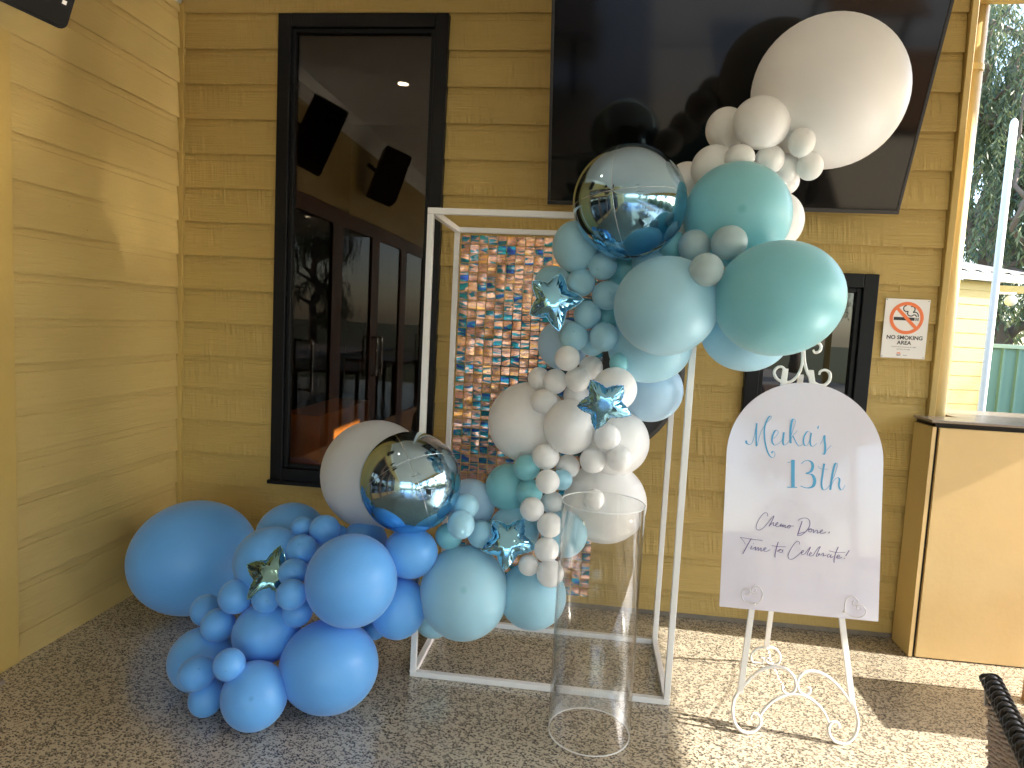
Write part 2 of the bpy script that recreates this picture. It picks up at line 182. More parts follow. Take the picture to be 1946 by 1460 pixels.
# lettering strokes on the board: (points (across, up) in metres, thin width, thick width)
LETTERING = {
    'name': [
        ([(-0.2249, 1.1442), (-0.2216, 1.1332), (-0.2109, 1.129), (-0.2009, 1.1371), (-0.1944, 1.1619), (-0.19, 1.1916), (-0.1863, 1.2163)], 0.0019, 0.0073),
        ([(-0.1863, 1.2163), (-0.1867, 1.182), (-0.185, 1.1431), (-0.1824, 1.1247), (-0.179, 1.1338), (-0.1753, 1.1584), (-0.1662, 1.1883), (-0.1508, 1.2163), (-0.136, 1.2344), (-0.1298, 1.2446), (-0.1347, 1.2481), (-0.1424, 1.2413), (-0.151, 1.2211), (-0.156, 1.1939), (-0.1534, 1.155), (-0.1443, 1.1167), (-0.1329, 1.0923), (-0.1203, 1.0835), (-0.1122, 1.0909), (-0.1127, 1.1044), (-0.1195, 1.1088), (-0.1248, 1.1007)], 0.0015, 0.0063),
        ([(-0.1262, 1.157), (-0.1134, 1.1652), (-0.1023, 1.183), (-0.1075, 1.1933), (-0.1166, 1.1878), (-0.1238, 1.1669), (-0.1238, 1.145), (-0.1144, 1.1335), (-0.1005, 1.1393), (-0.0871, 1.1548)], 0.0015, 0.0068),
        ([(-0.0871, 1.1548), (-0.0814, 1.1869), (-0.0823, 1.1649), (-0.0825, 1.1454), (-0.077, 1.1361), (-0.0656, 1.1442), (-0.056, 1.1619)], 0.0015, 0.0073),
        ([(-0.056, 1.1619), (-0.0446, 1.2064), (-0.0381, 1.2312), (-0.0423, 1.2416), (-0.0506, 1.2376), (-0.0551, 1.2106), (-0.0556, 1.1765), (-0.0535, 1.1451)], 0.0015, 0.0083),
        ([(-0.0539, 1.1572), (-0.0458, 1.1772), (-0.0346, 1.1901), (-0.0293, 1.1977)], 0.0015, 0.0019),
        ([(-0.0457, 1.1747), (-0.0371, 1.1583), (-0.0281, 1.142), (-0.0186, 1.1364), (-0.0073, 1.1459)], 0.0015, 0.0044),
        ([(0.0221, 1.1925), (0.0094, 1.1965), (-0.0016, 1.1802), (-0.0054, 1.1582), (-0.0001, 1.1416), (0.0092, 1.1413), (0.0177, 1.1622), (0.0231, 1.1916), (0.0205, 1.1624), (0.0231, 1.1432), (0.0325, 1.1391), (0.0459, 1.1521)], 0.0015, 0.0063),
        ([(0.049, 1.221), (0.0475, 1.2093)], 0.0034, 0.0044),
        ([(0.059, 1.1496), (0.0663, 1.1656), (0.0725, 1.1854), (0.0746, 1.1662), (0.0778, 1.1423), (0.0777, 1.1206), (0.0729, 1.1106), (0.0658, 1.1149)], 0.0015, 0.0083),
        ([(0.0803, 1.1232), (0.0905, 1.136), (0.1007, 1.1478)], 0.0015, 0.0015),
    ],
    'thirteen': [
        ([(-0.042, 1.0805), (-0.04, 1.0276), (-0.0378, 0.9739)], 0.0136, 0.0136),
        ([(-0.0626, 1.0684), (-0.0524, 1.0711), (-0.0406, 1.0806)], 0.0019, 0.0039),
        ([(-0.0601, 0.9716), (-0.0225, 0.9736)], 0.0034, 0.0034),
        ([(-0.0103, 1.0674), (0.0023, 1.079), (0.017, 1.082), (0.0303, 1.0738), (0.0337, 1.0572), (0.0269, 1.0399), (0.0088, 1.0303)], 0.0024, 0.0107),
        ([(0.0088, 1.0303), (0.032, 1.0273), (0.043, 1.0075), (0.0392, 0.9856), (0.0247, 0.9758), (0.0062, 0.9754), (-0.0098, 0.9808)], 0.0029, 0.0121),
        ([(0.0765, 1.0748), (0.0724, 1.0361), (0.0692, 0.9975), (0.0732, 0.9763), (0.0825, 0.9722), (0.0937, 0.9827), (0.1024, 0.9953)], 0.0015, 0.0073),
        ([(0.0529, 1.0634), (0.0611, 1.0544), (0.0773, 1.0533), (0.0893, 1.0527)], 0.0015, 0.0019),
        ([(0.1024, 0.9953), (0.1171, 1.0347), (0.1252, 1.0664), (0.1248, 1.0793), (0.1171, 1.0754), (0.1107, 1.0486), (0.1063, 1.0147), (0.1032, 0.9738)], 0.0015, 0.0078),
        ([(0.1038, 0.9811), (0.1135, 1.0081), (0.1267, 1.0234), (0.1361, 1.017), (0.1346, 0.993), (0.1421, 0.9769), (0.1511, 0.9823), (0.1574, 0.9971)], 0.0015, 0.0068),
    ],
    'done': [
        ([(-0.1285, 0.8523), (-0.1313, 0.8641), (-0.143, 0.8631), (-0.1585, 0.8427), (-0.17, 0.8153), (-0.1693, 0.7986), (-0.1565, 0.7963), (-0.1407, 0.8082), (-0.1274, 0.8261)], 0.0015, 0.0019),
        ([(-0.1274, 0.8261), (-0.112, 0.8489), (-0.1053, 0.8552), (-0.1094, 0.8419), (-0.1171, 0.8245), (-0.1222, 0.8136), (-0.1124, 0.8249), (-0.1051, 0.8294), (-0.1061, 0.8183), (-0.0991, 0.8189)], 0.0015, 0.0024),
        ([(-0.0991, 0.8189), (-0.0901, 0.8258), (-0.0894, 0.8316), (-0.0957, 0.8273), (-0.0967, 0.8167), (-0.0873, 0.8151), (-0.0805, 0.8204)], 0.0015, 0.0024),
        ([(-0.0805, 0.8204), (-0.0762, 0.827), (-0.078, 0.8158), (-0.0691, 0.8247), (-0.0701, 0.8151), (-0.0612, 0.8244), (-0.0617, 0.8139), (-0.0526, 0.818)], 0.0015, 0.0024),
        ([(-0.0526, 0.818), (-0.0459, 0.8248), (-0.0411, 0.8213), (-0.0454, 0.8133), (-0.0515, 0.8138), (-0.048, 0.8208), (-0.0286, 0.8224)], 0.0015, 0.0019),
        ([(0.002, 0.844), (-0.0061, 0.8148), (-0.0122, 0.7928)], 0.0019, 0.0029),
        ([(-0.0142, 0.845), (-0.003, 0.8531), (0.0153, 0.857), (0.0295, 0.8487), (0.0303, 0.8273), (0.0173, 0.8048), (-0.0005, 0.7891), (-0.0143, 0.7879), (-0.0054, 0.7958), (0.0128, 0.8021)], 0.0015, 0.0024),
        ([(0.0253, 0.8127), (0.0353, 0.8182), (0.0401, 0.8129), (0.0358, 0.805), (0.0274, 0.8062), (0.0308, 0.8141), (0.0469, 0.8145)], 0.0015, 0.0019),
        ([(0.0469, 0.8154), (0.046, 0.8025), (0.0561, 0.8134), (0.0608, 0.8119), (0.0598, 0.8023), (0.0702, 0.807)], 0.0015, 0.0024),
        ([(0.0702, 0.807), (0.0791, 0.8125), (0.079, 0.8172), (0.0723, 0.8109), (0.0735, 0.8025), (0.084, 0.8043), (0.093, 0.8098)], 0.0015, 0.0024),
        ([(0.1053, 0.8118), (0.1037, 0.8051)], 0.0024, 0.0029),
    ],
    'celebrate': [
        ([(-0.2301, 0.7613), (-0.2088, 0.7593), (-0.1759, 0.7573), (-0.1441, 0.7563)], 0.0015, 0.0019),
        ([(-0.1878, 0.7601), (-0.2007, 0.7337), (-0.2178, 0.6973)], 0.0019, 0.0029),
        ([(-0.2301, 0.7613), (-0.2178, 0.7489), (-0.2087, 0.7354)], 0.0010, 0.0015),
        ([(-0.1833, 0.7328), (-0.1884, 0.7204), (-0.1813, 0.7196)], 0.0015, 0.0024),
        ([(-0.179, 0.7422), (-0.1775, 0.7405)], 0.0024, 0.0024),
        ([(-0.1813, 0.7196), (-0.17, 0.7292), (-0.1704, 0.7158), (-0.1597, 0.7277), (-0.1592, 0.7158), (-0.1489, 0.7272), (-0.1488, 0.7143), (-0.1393, 0.7199)], 0.0015, 0.0024),
        ([(-0.1393, 0.7199), (-0.1302, 0.7255), (-0.1318, 0.7301), (-0.138, 0.7243), (-0.1358, 0.7155), (-0.1251, 0.7164), (-0.1147, 0.7235)], 0.0015, 0.0024),
        ([(-0.0849, 0.7556), (-0.0909, 0.7313), (-0.0952, 0.7024), (-0.0931, 0.6955)], 0.0015, 0.0029),
        ([(-0.1089, 0.7393), (-0.0818, 0.7378), (-0.0559, 0.7391)], 0.0015, 0.0019),
        ([(-0.088, 0.7173), (-0.0768, 0.7278), (-0.0664, 0.723), (-0.0717, 0.7164), (-0.081, 0.7179), (-0.0767, 0.7254), (-0.0637, 0.7261)], 0.0015, 0.0019),
        ([(-0.0047, 0.7531), (-0.0065, 0.7634), (-0.0179, 0.7614), (-0.0332, 0.7387), (-0.0446, 0.7116), (-0.043, 0.6952), (-0.0291, 0.694), (-0.0112, 0.7075), (0.002, 0.7229)], 0.0015, 0.0019),
        ([(0.0021, 0.7205), (0.012, 0.7261), (0.0109, 0.7317), (0.0042, 0.7254), (0.006, 0.7152), (0.016, 0.7179)], 0.0015, 0.0024),
        ([(0.016, 0.7179), (0.0313, 0.7396), (0.037, 0.7472), (0.0329, 0.735), (0.0253, 0.7169), (0.0309, 0.7145)], 0.0015, 0.0024),
        ([(0.0309, 0.7145), (0.0412, 0.7216), (0.0396, 0.7262), (0.0344, 0.7196), (0.037, 0.7117), (0.0474, 0.715)], 0.0015, 0.0024),
        ([(0.0474, 0.715), (0.0634, 0.7424), (0.0736, 0.7514), (0.0681, 0.7381), (0.0598, 0.7138), (0.0689, 0.7169), (0.0732, 0.7244), (0.0664, 0.7214), (0.078, 0.7187)], 0.0015, 0.0024),
        ([(0.078, 0.7187), (0.0845, 0.7278), (0.087, 0.7223), (0.0849, 0.716), (0.0962, 0.7203)], 0.0015, 0.0024),
        ([(0.1097, 0.7262), (0.1008, 0.7207), (0.1033, 0.7129), (0.1122, 0.7198), (0.1148, 0.7248), (0.1134, 0.7124), (0.1237, 0.718)], 0.0015, 0.0024),
        ([(0.1406, 0.7563), (0.1302, 0.7271), (0.1265, 0.7032), (0.1277, 0.6949)], 0.0015, 0.0029),
        ([(0.1061, 0.7382), (0.1345, 0.7345), (0.1672, 0.7374)], 0.0015, 0.0019),
        ([(0.1329, 0.7155), (0.1464, 0.72), (0.1439, 0.7259), (0.1373, 0.7206), (0.1389, 0.7128), (0.1511, 0.7148), (0.1555, 0.719)], 0.0015, 0.0024),
        ([(0.1818, 0.7467), (0.169, 0.7235)], 0.0019, 0.0029),
        ([(0.1656, 0.7161), (0.1643, 0.7136)], 0.0029, 0.0029),
    ],
}
# wrought easel scrolls: (across, up) in metres on the leaning front plane
EASEL = {
    'foot_scroll': [[(-0.193, 0.173), (-0.208, 0.148), (-0.22, 0.119), (-0.225, 0.081), (-0.218, 0.035), (-0.199, 0.004), (-0.171, -0.009), (-0.139, 0.002), (-0.119, 0.028), (-0.118, 0.053), (-0.132, 0.07), (-0.148, 0.068), (-0.155, 0.054), (-0.15, 0.044)], [(0.218, 0.172), (0.233, 0.132), (0.243, 0.088), (0.236, 0.041), (0.216, 0.011), (0.188, -0.002), (0.158, 0.005), (0.14, 0.03), (0.137, 0.057), (0.149, 0.075), (0.167, 0.077), (0.176, 0.064), (0.172, 0.056)]],
    'arch_scroll': [[(-0.212, 0.143), (-0.193, 0.173), (-0.157, 0.219), (-0.117, 0.252), (-0.076, 0.266), (-0.034, 0.265), (-0.006, 0.245), (0.009, 0.218), (0.008, 0.19), (-0.007, 0.172), (-0.028, 0.17), (-0.041, 0.185), (-0.041, 0.197)], [(0.228, 0.141), (0.202, 0.179), (0.169, 0.217), (0.132, 0.246), (0.095, 0.263), (0.058, 0.263), (0.031, 0.251), (0.017, 0.229), (0.015, 0.205), (0.024, 0.183), (0.043, 0.172), (0.061, 0.182), (0.063, 0.199), (0.055, 0.202)]],
    'brace': [[(-0.123, 0.069), (-0.106, 0.099), (-0.075, 0.135), (-0.034, 0.16), (0.011, 0.172), (0.052, 0.165), (0.09, 0.144), (0.118, 0.115), (0.142, 0.071)]],
    'hook': [[[(-0.162, 0.509), (-0.206, 0.521), (-0.218, 0.544), (-0.213, 0.563), (-0.197, 0.569), (-0.184, 0.559), (-0.189, 0.547), (-0.2, 0.546), (-0.203, 0.554)], [(-0.162, 0.509), (-0.144, 0.532), (-0.139, 0.554), (-0.148, 0.576), (-0.165, 0.583), (-0.178, 0.574), (-0.181, 0.559), (-0.171, 0.554), (-0.162, 0.563), (-0.167, 0.57)]], [[(0.169, 0.513), (0.168, 0.543), (0.174, 0.565), (0.192, 0.577), (0.21, 0.568), (0.217, 0.555), (0.211, 0.545), (0.199, 0.546), (0.196, 0.555), (0.201, 0.563)], [(0.169, 0.513), (0.192, 0.502), (0.217, 0.498), (0.239, 0.509), (0.245, 0.528), (0.235, 0.543), (0.22, 0.546), (0.212, 0.536), (0.22, 0.528), (0.229, 0.531)]]],
    'crown_scroll': [[(-0.016, 1.542), (-0.015, 1.514), (-0.015, 1.463), (-0.028, 1.419), (-0.054, 1.39), (-0.084, 1.384), (-0.111, 1.398), (-0.122, 1.421), (-0.112, 1.441), (-0.094, 1.446), (-0.08, 1.435), (-0.089, 1.423)], [(-0.011, 1.542), (-0.01, 1.514), (-0.004, 1.463), (0.013, 1.417), (0.04, 1.387), (0.07, 1.381), (0.092, 1.402), (0.093, 1.43), (0.076, 1.443), (0.057, 1.437), (0.052, 1.423)], [(-0.012, 1.526), (-0.003, 1.55), (0.019, 1.558), (0.042, 1.553), (0.055, 1.538), (0.05, 1.518), (0.033, 1.511), (0.025, 1.522)], [(-0.012, 1.526), (-0.023, 1.549), (-0.046, 1.556), (-0.068, 1.548), (-0.081, 1.532), (-0.074, 1.512), (-0.057, 1.508), (-0.05, 1.519)]],
    'leg': [[(-0.167, 0.495), (-0.199, 0.153)], [(0.167, 0.501), (0.221, 0.159)]],
    'back_foot': [[(3.282, -0.46, 0.087), (3.239, -0.46, 0.071), (3.216, -0.46, 0.038), (3.224, -0.46, 0.008), (3.25, -0.46, -0.004), (3.272, -0.46, 0.008), (3.273, -0.46, 0.029), (3.261, -0.46, 0.031)], [(3.282, -0.46, 0.087), (3.322, -0.46, 0.083), (3.346, -0.46, 0.055), (3.346, -0.46, 0.019), (3.328, -0.46, 0.005), (3.3, -0.46, 0.008), (3.285, -0.46, 0.021), (3.292, -0.46, 0.034), (3.304, -0.46, 0.029)]],
    'back_leg_px': ((3.259, -0.56, 0.334), (3.279, -0.47, 0.089)),
}
TILES_SHOWN = ['1111111111000000', '1111111111000001', '1111111111100100', '1111111110010110', '1111111110000011', '1111111110011110', '1111111111111110', '1111111111111000', '1111111111111000', '1111111111000010', '1111111111000000', '1111111110000001', '1111111111000111', '1111111111100100', '1111111111111001', '1111111100001011', '1111111000011011', '1111100000010011', '1111100000000001', '1111000000000000', '1111000000000000', '1111100000000000', '1111100000000010', '1111110000011110', '1111111000010010', '1111110001110100', '1111100001000000', '0001000000111000', '0000000000101000', '0000010000101000', '0000110000100000', '0000100000000000', '0000000000100001', '0110100001100001', '1111110011001111', '1000111111101111', '0000011100000111', '0000001000000111', '0000000000000111']

# ------------------------------------------------------------------ materials
def new_mat(name):
    m = bpy.data.materials.new(name)
    m.use_nodes = True
    nt = m.node_tree
    return m, nt, nt.nodes['Principled BSDF']


def N(nt, kind, **kw):
    n = nt.nodes.new(kind)
    for k, v in kw.items():
        if hasattr(n, k):
            setattr(n, k, v)
        else:
            n.inputs[k.replace('_', ' ')].default_value = v
    return n


def plain(name, col, rough=0.5, metal=0.0, ior=1.5, noise=0.0, nscale=8.0, bump=0.0, bscale=60.0):
    m, nt, b = new_mat(name)
    b.inputs['Base Color'].default_value = (*col, 1)
    b.inputs['Roughness'].default_value = rough
    b.inputs['Metallic'].default_value = metal
    b.inputs['IOR'].default_value = ior
    tc = N(nt, 'ShaderNodeTexCoord')
    if noise:
        t = N(nt, 'ShaderNodeTexNoise', Scale=nscale, Detail=6.0, Roughness=0.65)
        nt.links.new(tc.outputs['Object'], t.inputs['Vector'])
        mx = N(nt, 'ShaderNodeMix', data_type='RGBA')
        mx.inputs['A'].default_value = (*[c * (1 - noise) for c in col], 1)
        mx.inputs['B'].default_value = (*[min(1, c * (1 + noise)) for c in col], 1)
        nt.links.new(t.outputs['Fac'], mx.inputs['Factor'])
        nt.links.new(mx.outputs['Result'], b.inputs['Base Color'])
    if bump:
        t2 = N(nt, 'ShaderNodeTexNoise', Scale=bscale, Detail=4.0)
        nt.links.new(tc.outputs['Object'], t2.inputs['Vector'])
        bp = N(nt, 'ShaderNodeBump', Strength=bump, Distance=0.004)
        nt.links.new(t2.outputs['Fac'], bp.inputs['Height'])
        nt.links.new(bp.outputs['Normal'], b.inputs['Normal'])
    return m


def math_node(nt, op, a, b=None):
    n = nt.nodes.new('ShaderNodeMath')
    n.operation = op
    for i, v in enumerate((a, b)):
        if v is None:
            continue
        if hasattr(v, 'is_linked') or hasattr(v, 'links'):
            nt.links.new(v, n.inputs[i])
        else:
            n.inputs[i].default_value = v
    return n.outputs[0]


def board_mat(name, col, saw, grain, deep=0.0042):
    """painted timber-look cladding: embossed grain along the board and saw chatter across it"""
    m, nt, b = new_mat(name)
    tc = N(nt, 'ShaderNodeTexCoord')
    oi = N(nt, 'ShaderNodeObjectInfo')
    sp = N(nt, 'ShaderNodeSeparateXYZ')
    nt.links.new(tc.outputs['Object'], sp.inputs[0])
    along = math_node(nt, 'ADD', sp.outputs['X'], sp.outputs['Y'])
    rnd = math_node(nt, 'MULTIPLY', oi.outputs['Random'], 37.0)
    along = math_node(nt, 'ADD', along, rnd)

    def tex(sx, sz, scale=1.0, detail=3.0, dist=0.0):
        cb = N(nt, 'ShaderNodeCombineXYZ')
        nt.links.new(math_node(nt, 'MULTIPLY', along, sx), cb.inputs[0])
        nt.links.new(math_node(nt, 'MULTIPLY', sp.outputs['Z'], sz), cb.inputs[1])
        nt.links.new(rnd, cb.inputs[2])
        t = N(nt, 'ShaderNodeTexNoise', Scale=scale, Detail=detail, Roughness=0.6, Distortion=dist)
        nt.links.new(cb.outputs[0], t.inputs['Vector'])
        return t.outputs['Fac']
    g = tex(4.0, 120.0, 1.0, 3.0, 0.7)
    s = tex(42.0, 2.5, 1.0, 3.0, 0.2)
    mask = tex(3.2, 7.0, 1.0, 1.0)
    mr = N(nt, 'ShaderNodeMapRange')
    mr.inputs['From Min'].default_value = 0.38
    mr.inputs['From Max'].default_value = 0.62
    nt.links.new(mask, mr.inputs['Value'])
    h1 = math_node(nt, 'MULTIPLY', g, grain)
    h2 = math_node(nt, 'MULTIPLY', math_node(nt, 'MULTIPLY', math_node(nt, 'POWER', s, 2.0), saw), mr.outputs['Result'])
    hh = math_node(nt, 'ADD', h1, h2)
    bp = N(nt, 'ShaderNodeBump', Strength=1.0, Distance=deep)
    nt.links.new(hh, bp.inputs['Height'])
    nt.links.new(bp.outputs['Normal'], b.inputs['Normal'])
    # weathering of the paint: faint broad tone changes and rare dark specks
    t = tex(1.5, 4.0, 1.0, 5.0)
    mx = N(nt, 'ShaderNodeMix', data_type='RGBA')
    mx.inputs['A'].default_value = (*[c * 0.88 for c in col], 1)
    mx.inputs['B'].default_value = (*[c * 1.10 for c in col], 1)
    nt.links.new(t, mx.inputs['Factor'])
    sk = tex(55.0, 55.0, 1.0, 2.0)
    mr2 = N(nt, 'ShaderNodeMapRange')
    mr2.inputs['From Min'].default_value = 0.765
    mr2.inputs['From Max'].default_value = 0.79
    nt.links.new(sk, mr2.inputs['Value'])
    mx2 = N(nt, 'ShaderNodeMix', data_type='RGBA')
    mx2.inputs['B'].default_value = (col[0] * 0.3, col[1] * 0.27, col[2] * 0.3, 1)
    nt.links.new(mr2.outputs['Result'], mx2.inputs['Factor'])
    nt.links.new(mx.outputs['Result'], mx2.inputs['A'])
    nt.links.new(mx2.outputs['Result'], b.inputs['Base Color'])
    b.inputs['Roughness'].default_value = 0.5
    return m


def latex_mat(name, col, dot):
    m, nt, b = new_mat(name)
    tc = N(nt, 'ShaderNodeTexCoord')
    sp = N(nt, 'ShaderNodeSeparateXYZ')
    nt.links.new(tc.outputs['Object'], sp.inputs[0])
    rr = math_node(nt, 'SQRT', math_node(nt, 'ADD', math_node(nt, 'POWER', sp.outputs['X'], 2.0), math_node(nt, 'POWER', sp.outputs['Y'], 2.0)))
    mr = N(nt, 'ShaderNodeMapRange')
    mr.inputs['From Min'].default_value = 0.10
    mr.inputs['From Max'].default_value = 0.03
    nt.links.new(rr, mr.inputs['Value'])
    front = math_node(nt, 'GREATER_THAN', sp.outputs['Z'], 0.0)
    oi = N(nt, 'ShaderNodeObjectInfo')
    some = math_node(nt, 'GREATER_THAN', oi.outputs['Random'], 0.72)
    spot = math_node(nt, 'MULTIPLY', math_node(nt, 'MULTIPLY', mr.outputs['Result'], front), some)
    spot = math_node(nt, 'MULTIPLY', spot, 0.38)
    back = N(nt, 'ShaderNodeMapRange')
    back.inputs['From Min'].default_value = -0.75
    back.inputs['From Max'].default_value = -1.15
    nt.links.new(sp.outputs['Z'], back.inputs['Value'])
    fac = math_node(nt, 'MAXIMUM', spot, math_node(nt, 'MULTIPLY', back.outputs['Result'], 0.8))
    mx = N(nt, 'ShaderNodeMix', data_type='RGBA')
    mx.inputs['A'].default_value = (*col, 1)
    mx.inputs['B'].default_value = (*dot, 1)
    nt.links.new(fac, mx.inputs['Factor'])
    # slight unevenness of the stretched film
    t = N(nt, 'ShaderNodeTexNoise', Scale=1.6, Detail=2.0)
    nt.links.new(tc.outputs['Object'], t.inputs['Vector'])
    hsv = N(nt, 'ShaderNodeHueSaturation')
    nt.links.new(math_node(nt, 'ADD', math_node(nt, 'MULTIPLY', t.outputs['Fac'], 0.10), 0.95), hsv.inputs['Value'])
    nt.links.new(mx.outputs['Result'], hsv.inputs['Color'])
    nt.links.new(hsv.outputs['Color'], b.inputs['Base Color'])
    b.inputs['Roughness'].default_value = 0.40
    b.inputs['IOR'].default_value = 1.45
    b.inputs['Coat Weight'].default_value = 0.12
    b.inputs['Coat Roughness'].default_value = 0.16
    b.inputs['Sheen Weight'].default_value = 0.30          # hazy bloom of the latex towards the edges
    b.inputs['Sheen Roughness'].default_value = 0.45
    tr = N(nt, 'ShaderNodeBsdfTranslucent')
    nt.links.new(hsv.outputs['Color'], tr.inputs['Color'])
    mix = N(nt, 'ShaderNodeMixShader')
    mix.inputs[0].default_value = 0.22
    nt.links.new(b.outputs[0], mix.inputs[1])
    nt.links.new(tr.outputs[0], mix.inputs[2])
    nt.links.new(mix.outputs[0], nt.nodes['Material Output'].inputs['Surface'])
    return m


def floor_mat():
    """ground and sealed exposed-aggregate concrete"""
    m, nt, b = new_mat('exposed_aggregate')
    tc = N(nt, 'ShaderNodeTexCoord')
    nz = N(nt, 'ShaderNodeTexNoise', Scale=90.0, Detail=2.0)
    nt.links.new(tc.outputs['Object'], nz.inputs['Vector'])
    va = nt.nodes.new('ShaderNodeVectorMath')
    va.operation = 'MULTIPLY_ADD'
    va.inputs[1].default_value = (0.006, 0.006, 0.006)
    nt.links.new(nz.outputs['Color'], va.inputs[0])
    nt.links.new(tc.outputs['Object'], va.inputs[2])

    def stones(scale, lo, hi, thr):
        mp = N(nt, 'ShaderNodeMapping')
        mp.inputs['Scale'].default_value = (1.0, 1.35, 1.0)
        mp.inputs['Rotation'].default_value = (0, 0, scale * 0.01)
        nt.links.new(va.outputs[0], mp.inputs['Vector'])
        v = N(nt, 'ShaderNodeTexVoronoi', Scale=scale, feature='DISTANCE_TO_EDGE', voronoi_dimensions='2D')
        c = N(nt, 'ShaderNodeTexVoronoi', Scale=scale, feature='F1', voronoi_dimensions='2D')
        nt.links.new(mp.outputs[0], v.inputs['Vector'])
        nt.links.new(mp.outputs[0], c.inputs['Vector'])
        sc = N(nt, 'ShaderNodeSeparateColor')
        nt.links.new(c.outputs['Color'], sc.inputs[0])
        pick = math_node(nt, 'LESS_THAN', sc.outputs[0], thr)
        e = N(nt, 'ShaderNodeMapRange')
        e.inputs['From Min'].default_value = lo
        e.inputs['From Max'].default_value = hi
        nt.links.new(v.outputs['Distance'], e.inputs['Value'])
        return math_node(nt, 'MULTIPLY', e.outputs['Result'], pick), sc
    s1, c1 = stones(100.0, 0.10, 0.14, 0.40)
    s2, c2 = stones(165.0, 0.10, 0.16, 0.26)
    big = N(nt, 'ShaderNodeTexNoise', Scale=1.3, Detail=5.0)
    nt.links.new(tc.outputs['Object'], big.inputs['Vector'])
    fine = N(nt, 'ShaderNodeTexNoise', Scale=260.0, Detail=2.0)
    nt.links.new(tc.outputs['Object'], fine.inputs['Vector'])
    cr = N(nt, 'ShaderNodeValToRGB')
    cr.color_ramp.elements[0].position = 0.3
    cr.color_ramp.elements[0].color = (0.40, 0.340, 0.250, 1)
    cr.color_ramp.elements[1].position = 0.7
    cr.color_ramp.elements[1].color = (0.54, 0.475, 0.36, 1)
    nt.links.new(math_node(nt, 'ADD', math_node(nt, 'MULTIPLY', big.outputs['Fac'], 0.6), math_node(nt, 'MULTIPLY', fine.outputs['Fac'], 0.4)), cr.inputs['Fac'])
    stone = N(nt, 'ShaderNodeValToRGB')
    els = stone.color_ramp.elements
    els[0].position = 0.0
    els[0].color = (0.010, 0.009, 0.008, 1)
    els[1].position = 1.0
    els[1].color = (0.22, 0.16, 0.10, 1)
    e = els.new(0.70)
    e.color = (0.026, 0.023, 0.020, 1)
    e = els.new(0.88)
    e.color = (0.12, 0.085, 0.055, 1)
    nt.links.new(c1.outputs[1], stone.inputs['Fac'])
    mx = N(nt, 'ShaderNodeMix', data_type='RGBA')
    nt.links.new(math_node(nt, 'MAXIMUM', s1, s2), mx.inputs['Factor'])
    nt.links.new(cr.outputs['Color'], mx.inputs['A'])
    nt.links.new(stone.outputs['Color'], mx.inputs['B'])
    nt.links.new(mx.outputs['Result'], b.inputs['Base Color'])
    b.inputs['Roughness'].default_value = 0.5
    b.inputs['Coat Weight'].default_value = 1.0           # clear sealer: throws the low sun up onto the far wall
    b.inputs['Coat Roughness'].default_value = 0.14
    b.inputs['Coat IOR'].default_value = 1.6
    bp = N(nt, 'ShaderNodeBump', Strength=0.15, Distance=0.002)
    nt.links.new(math_node(nt, 'MAXIMUM', s1, s2), bp.inputs['Height'])
    nt.links.new(bp.outputs['Normal'], b.inputs['Normal'])
    return m


def clear_mat(name, ior, tint):
    """thin clear sheet: passes light straight through, mirrors more towards grazing"""
    m, nt, b = new_mat(name)
    nt.nodes.remove(b)
    t = N(nt, 'ShaderNodeBsdfTransparent')
    t.inputs[0].default_value = (*tint, 1)
    g = N(nt, 'ShaderNodeBsdfGlossy')
    g.inputs['Roughness'].default_value = 0.015
    f = N(nt, 'ShaderNodeFresnel')
    geo = N(nt, 'ShaderNodeNewGeometry')
    mr = N(nt, 'ShaderNodeMapRange')                 # leaving face: same air-to-sheet step, no trapped light
    mr.inputs['To Min'].default_value = ior
    mr.inputs['To Max'].default_value = 1.0 / ior
    nt.links.new(geo.outputs['Backfacing'], mr.inputs['Value'])
    nt.links.new(mr.outputs['Result'], f.inputs['IOR'])
    mix = N(nt, 'ShaderNodeMixShader')
    nt.links.new(f.outputs[0], mix.inputs[0])
    nt.links.new(t.outputs[0], mix.inputs[1])
    nt.links.new(g.outputs[0], mix.inputs[2])
    nt.links.new(mix.outputs[0], nt.nodes['Material Output'].inputs['Surface'])
    return m


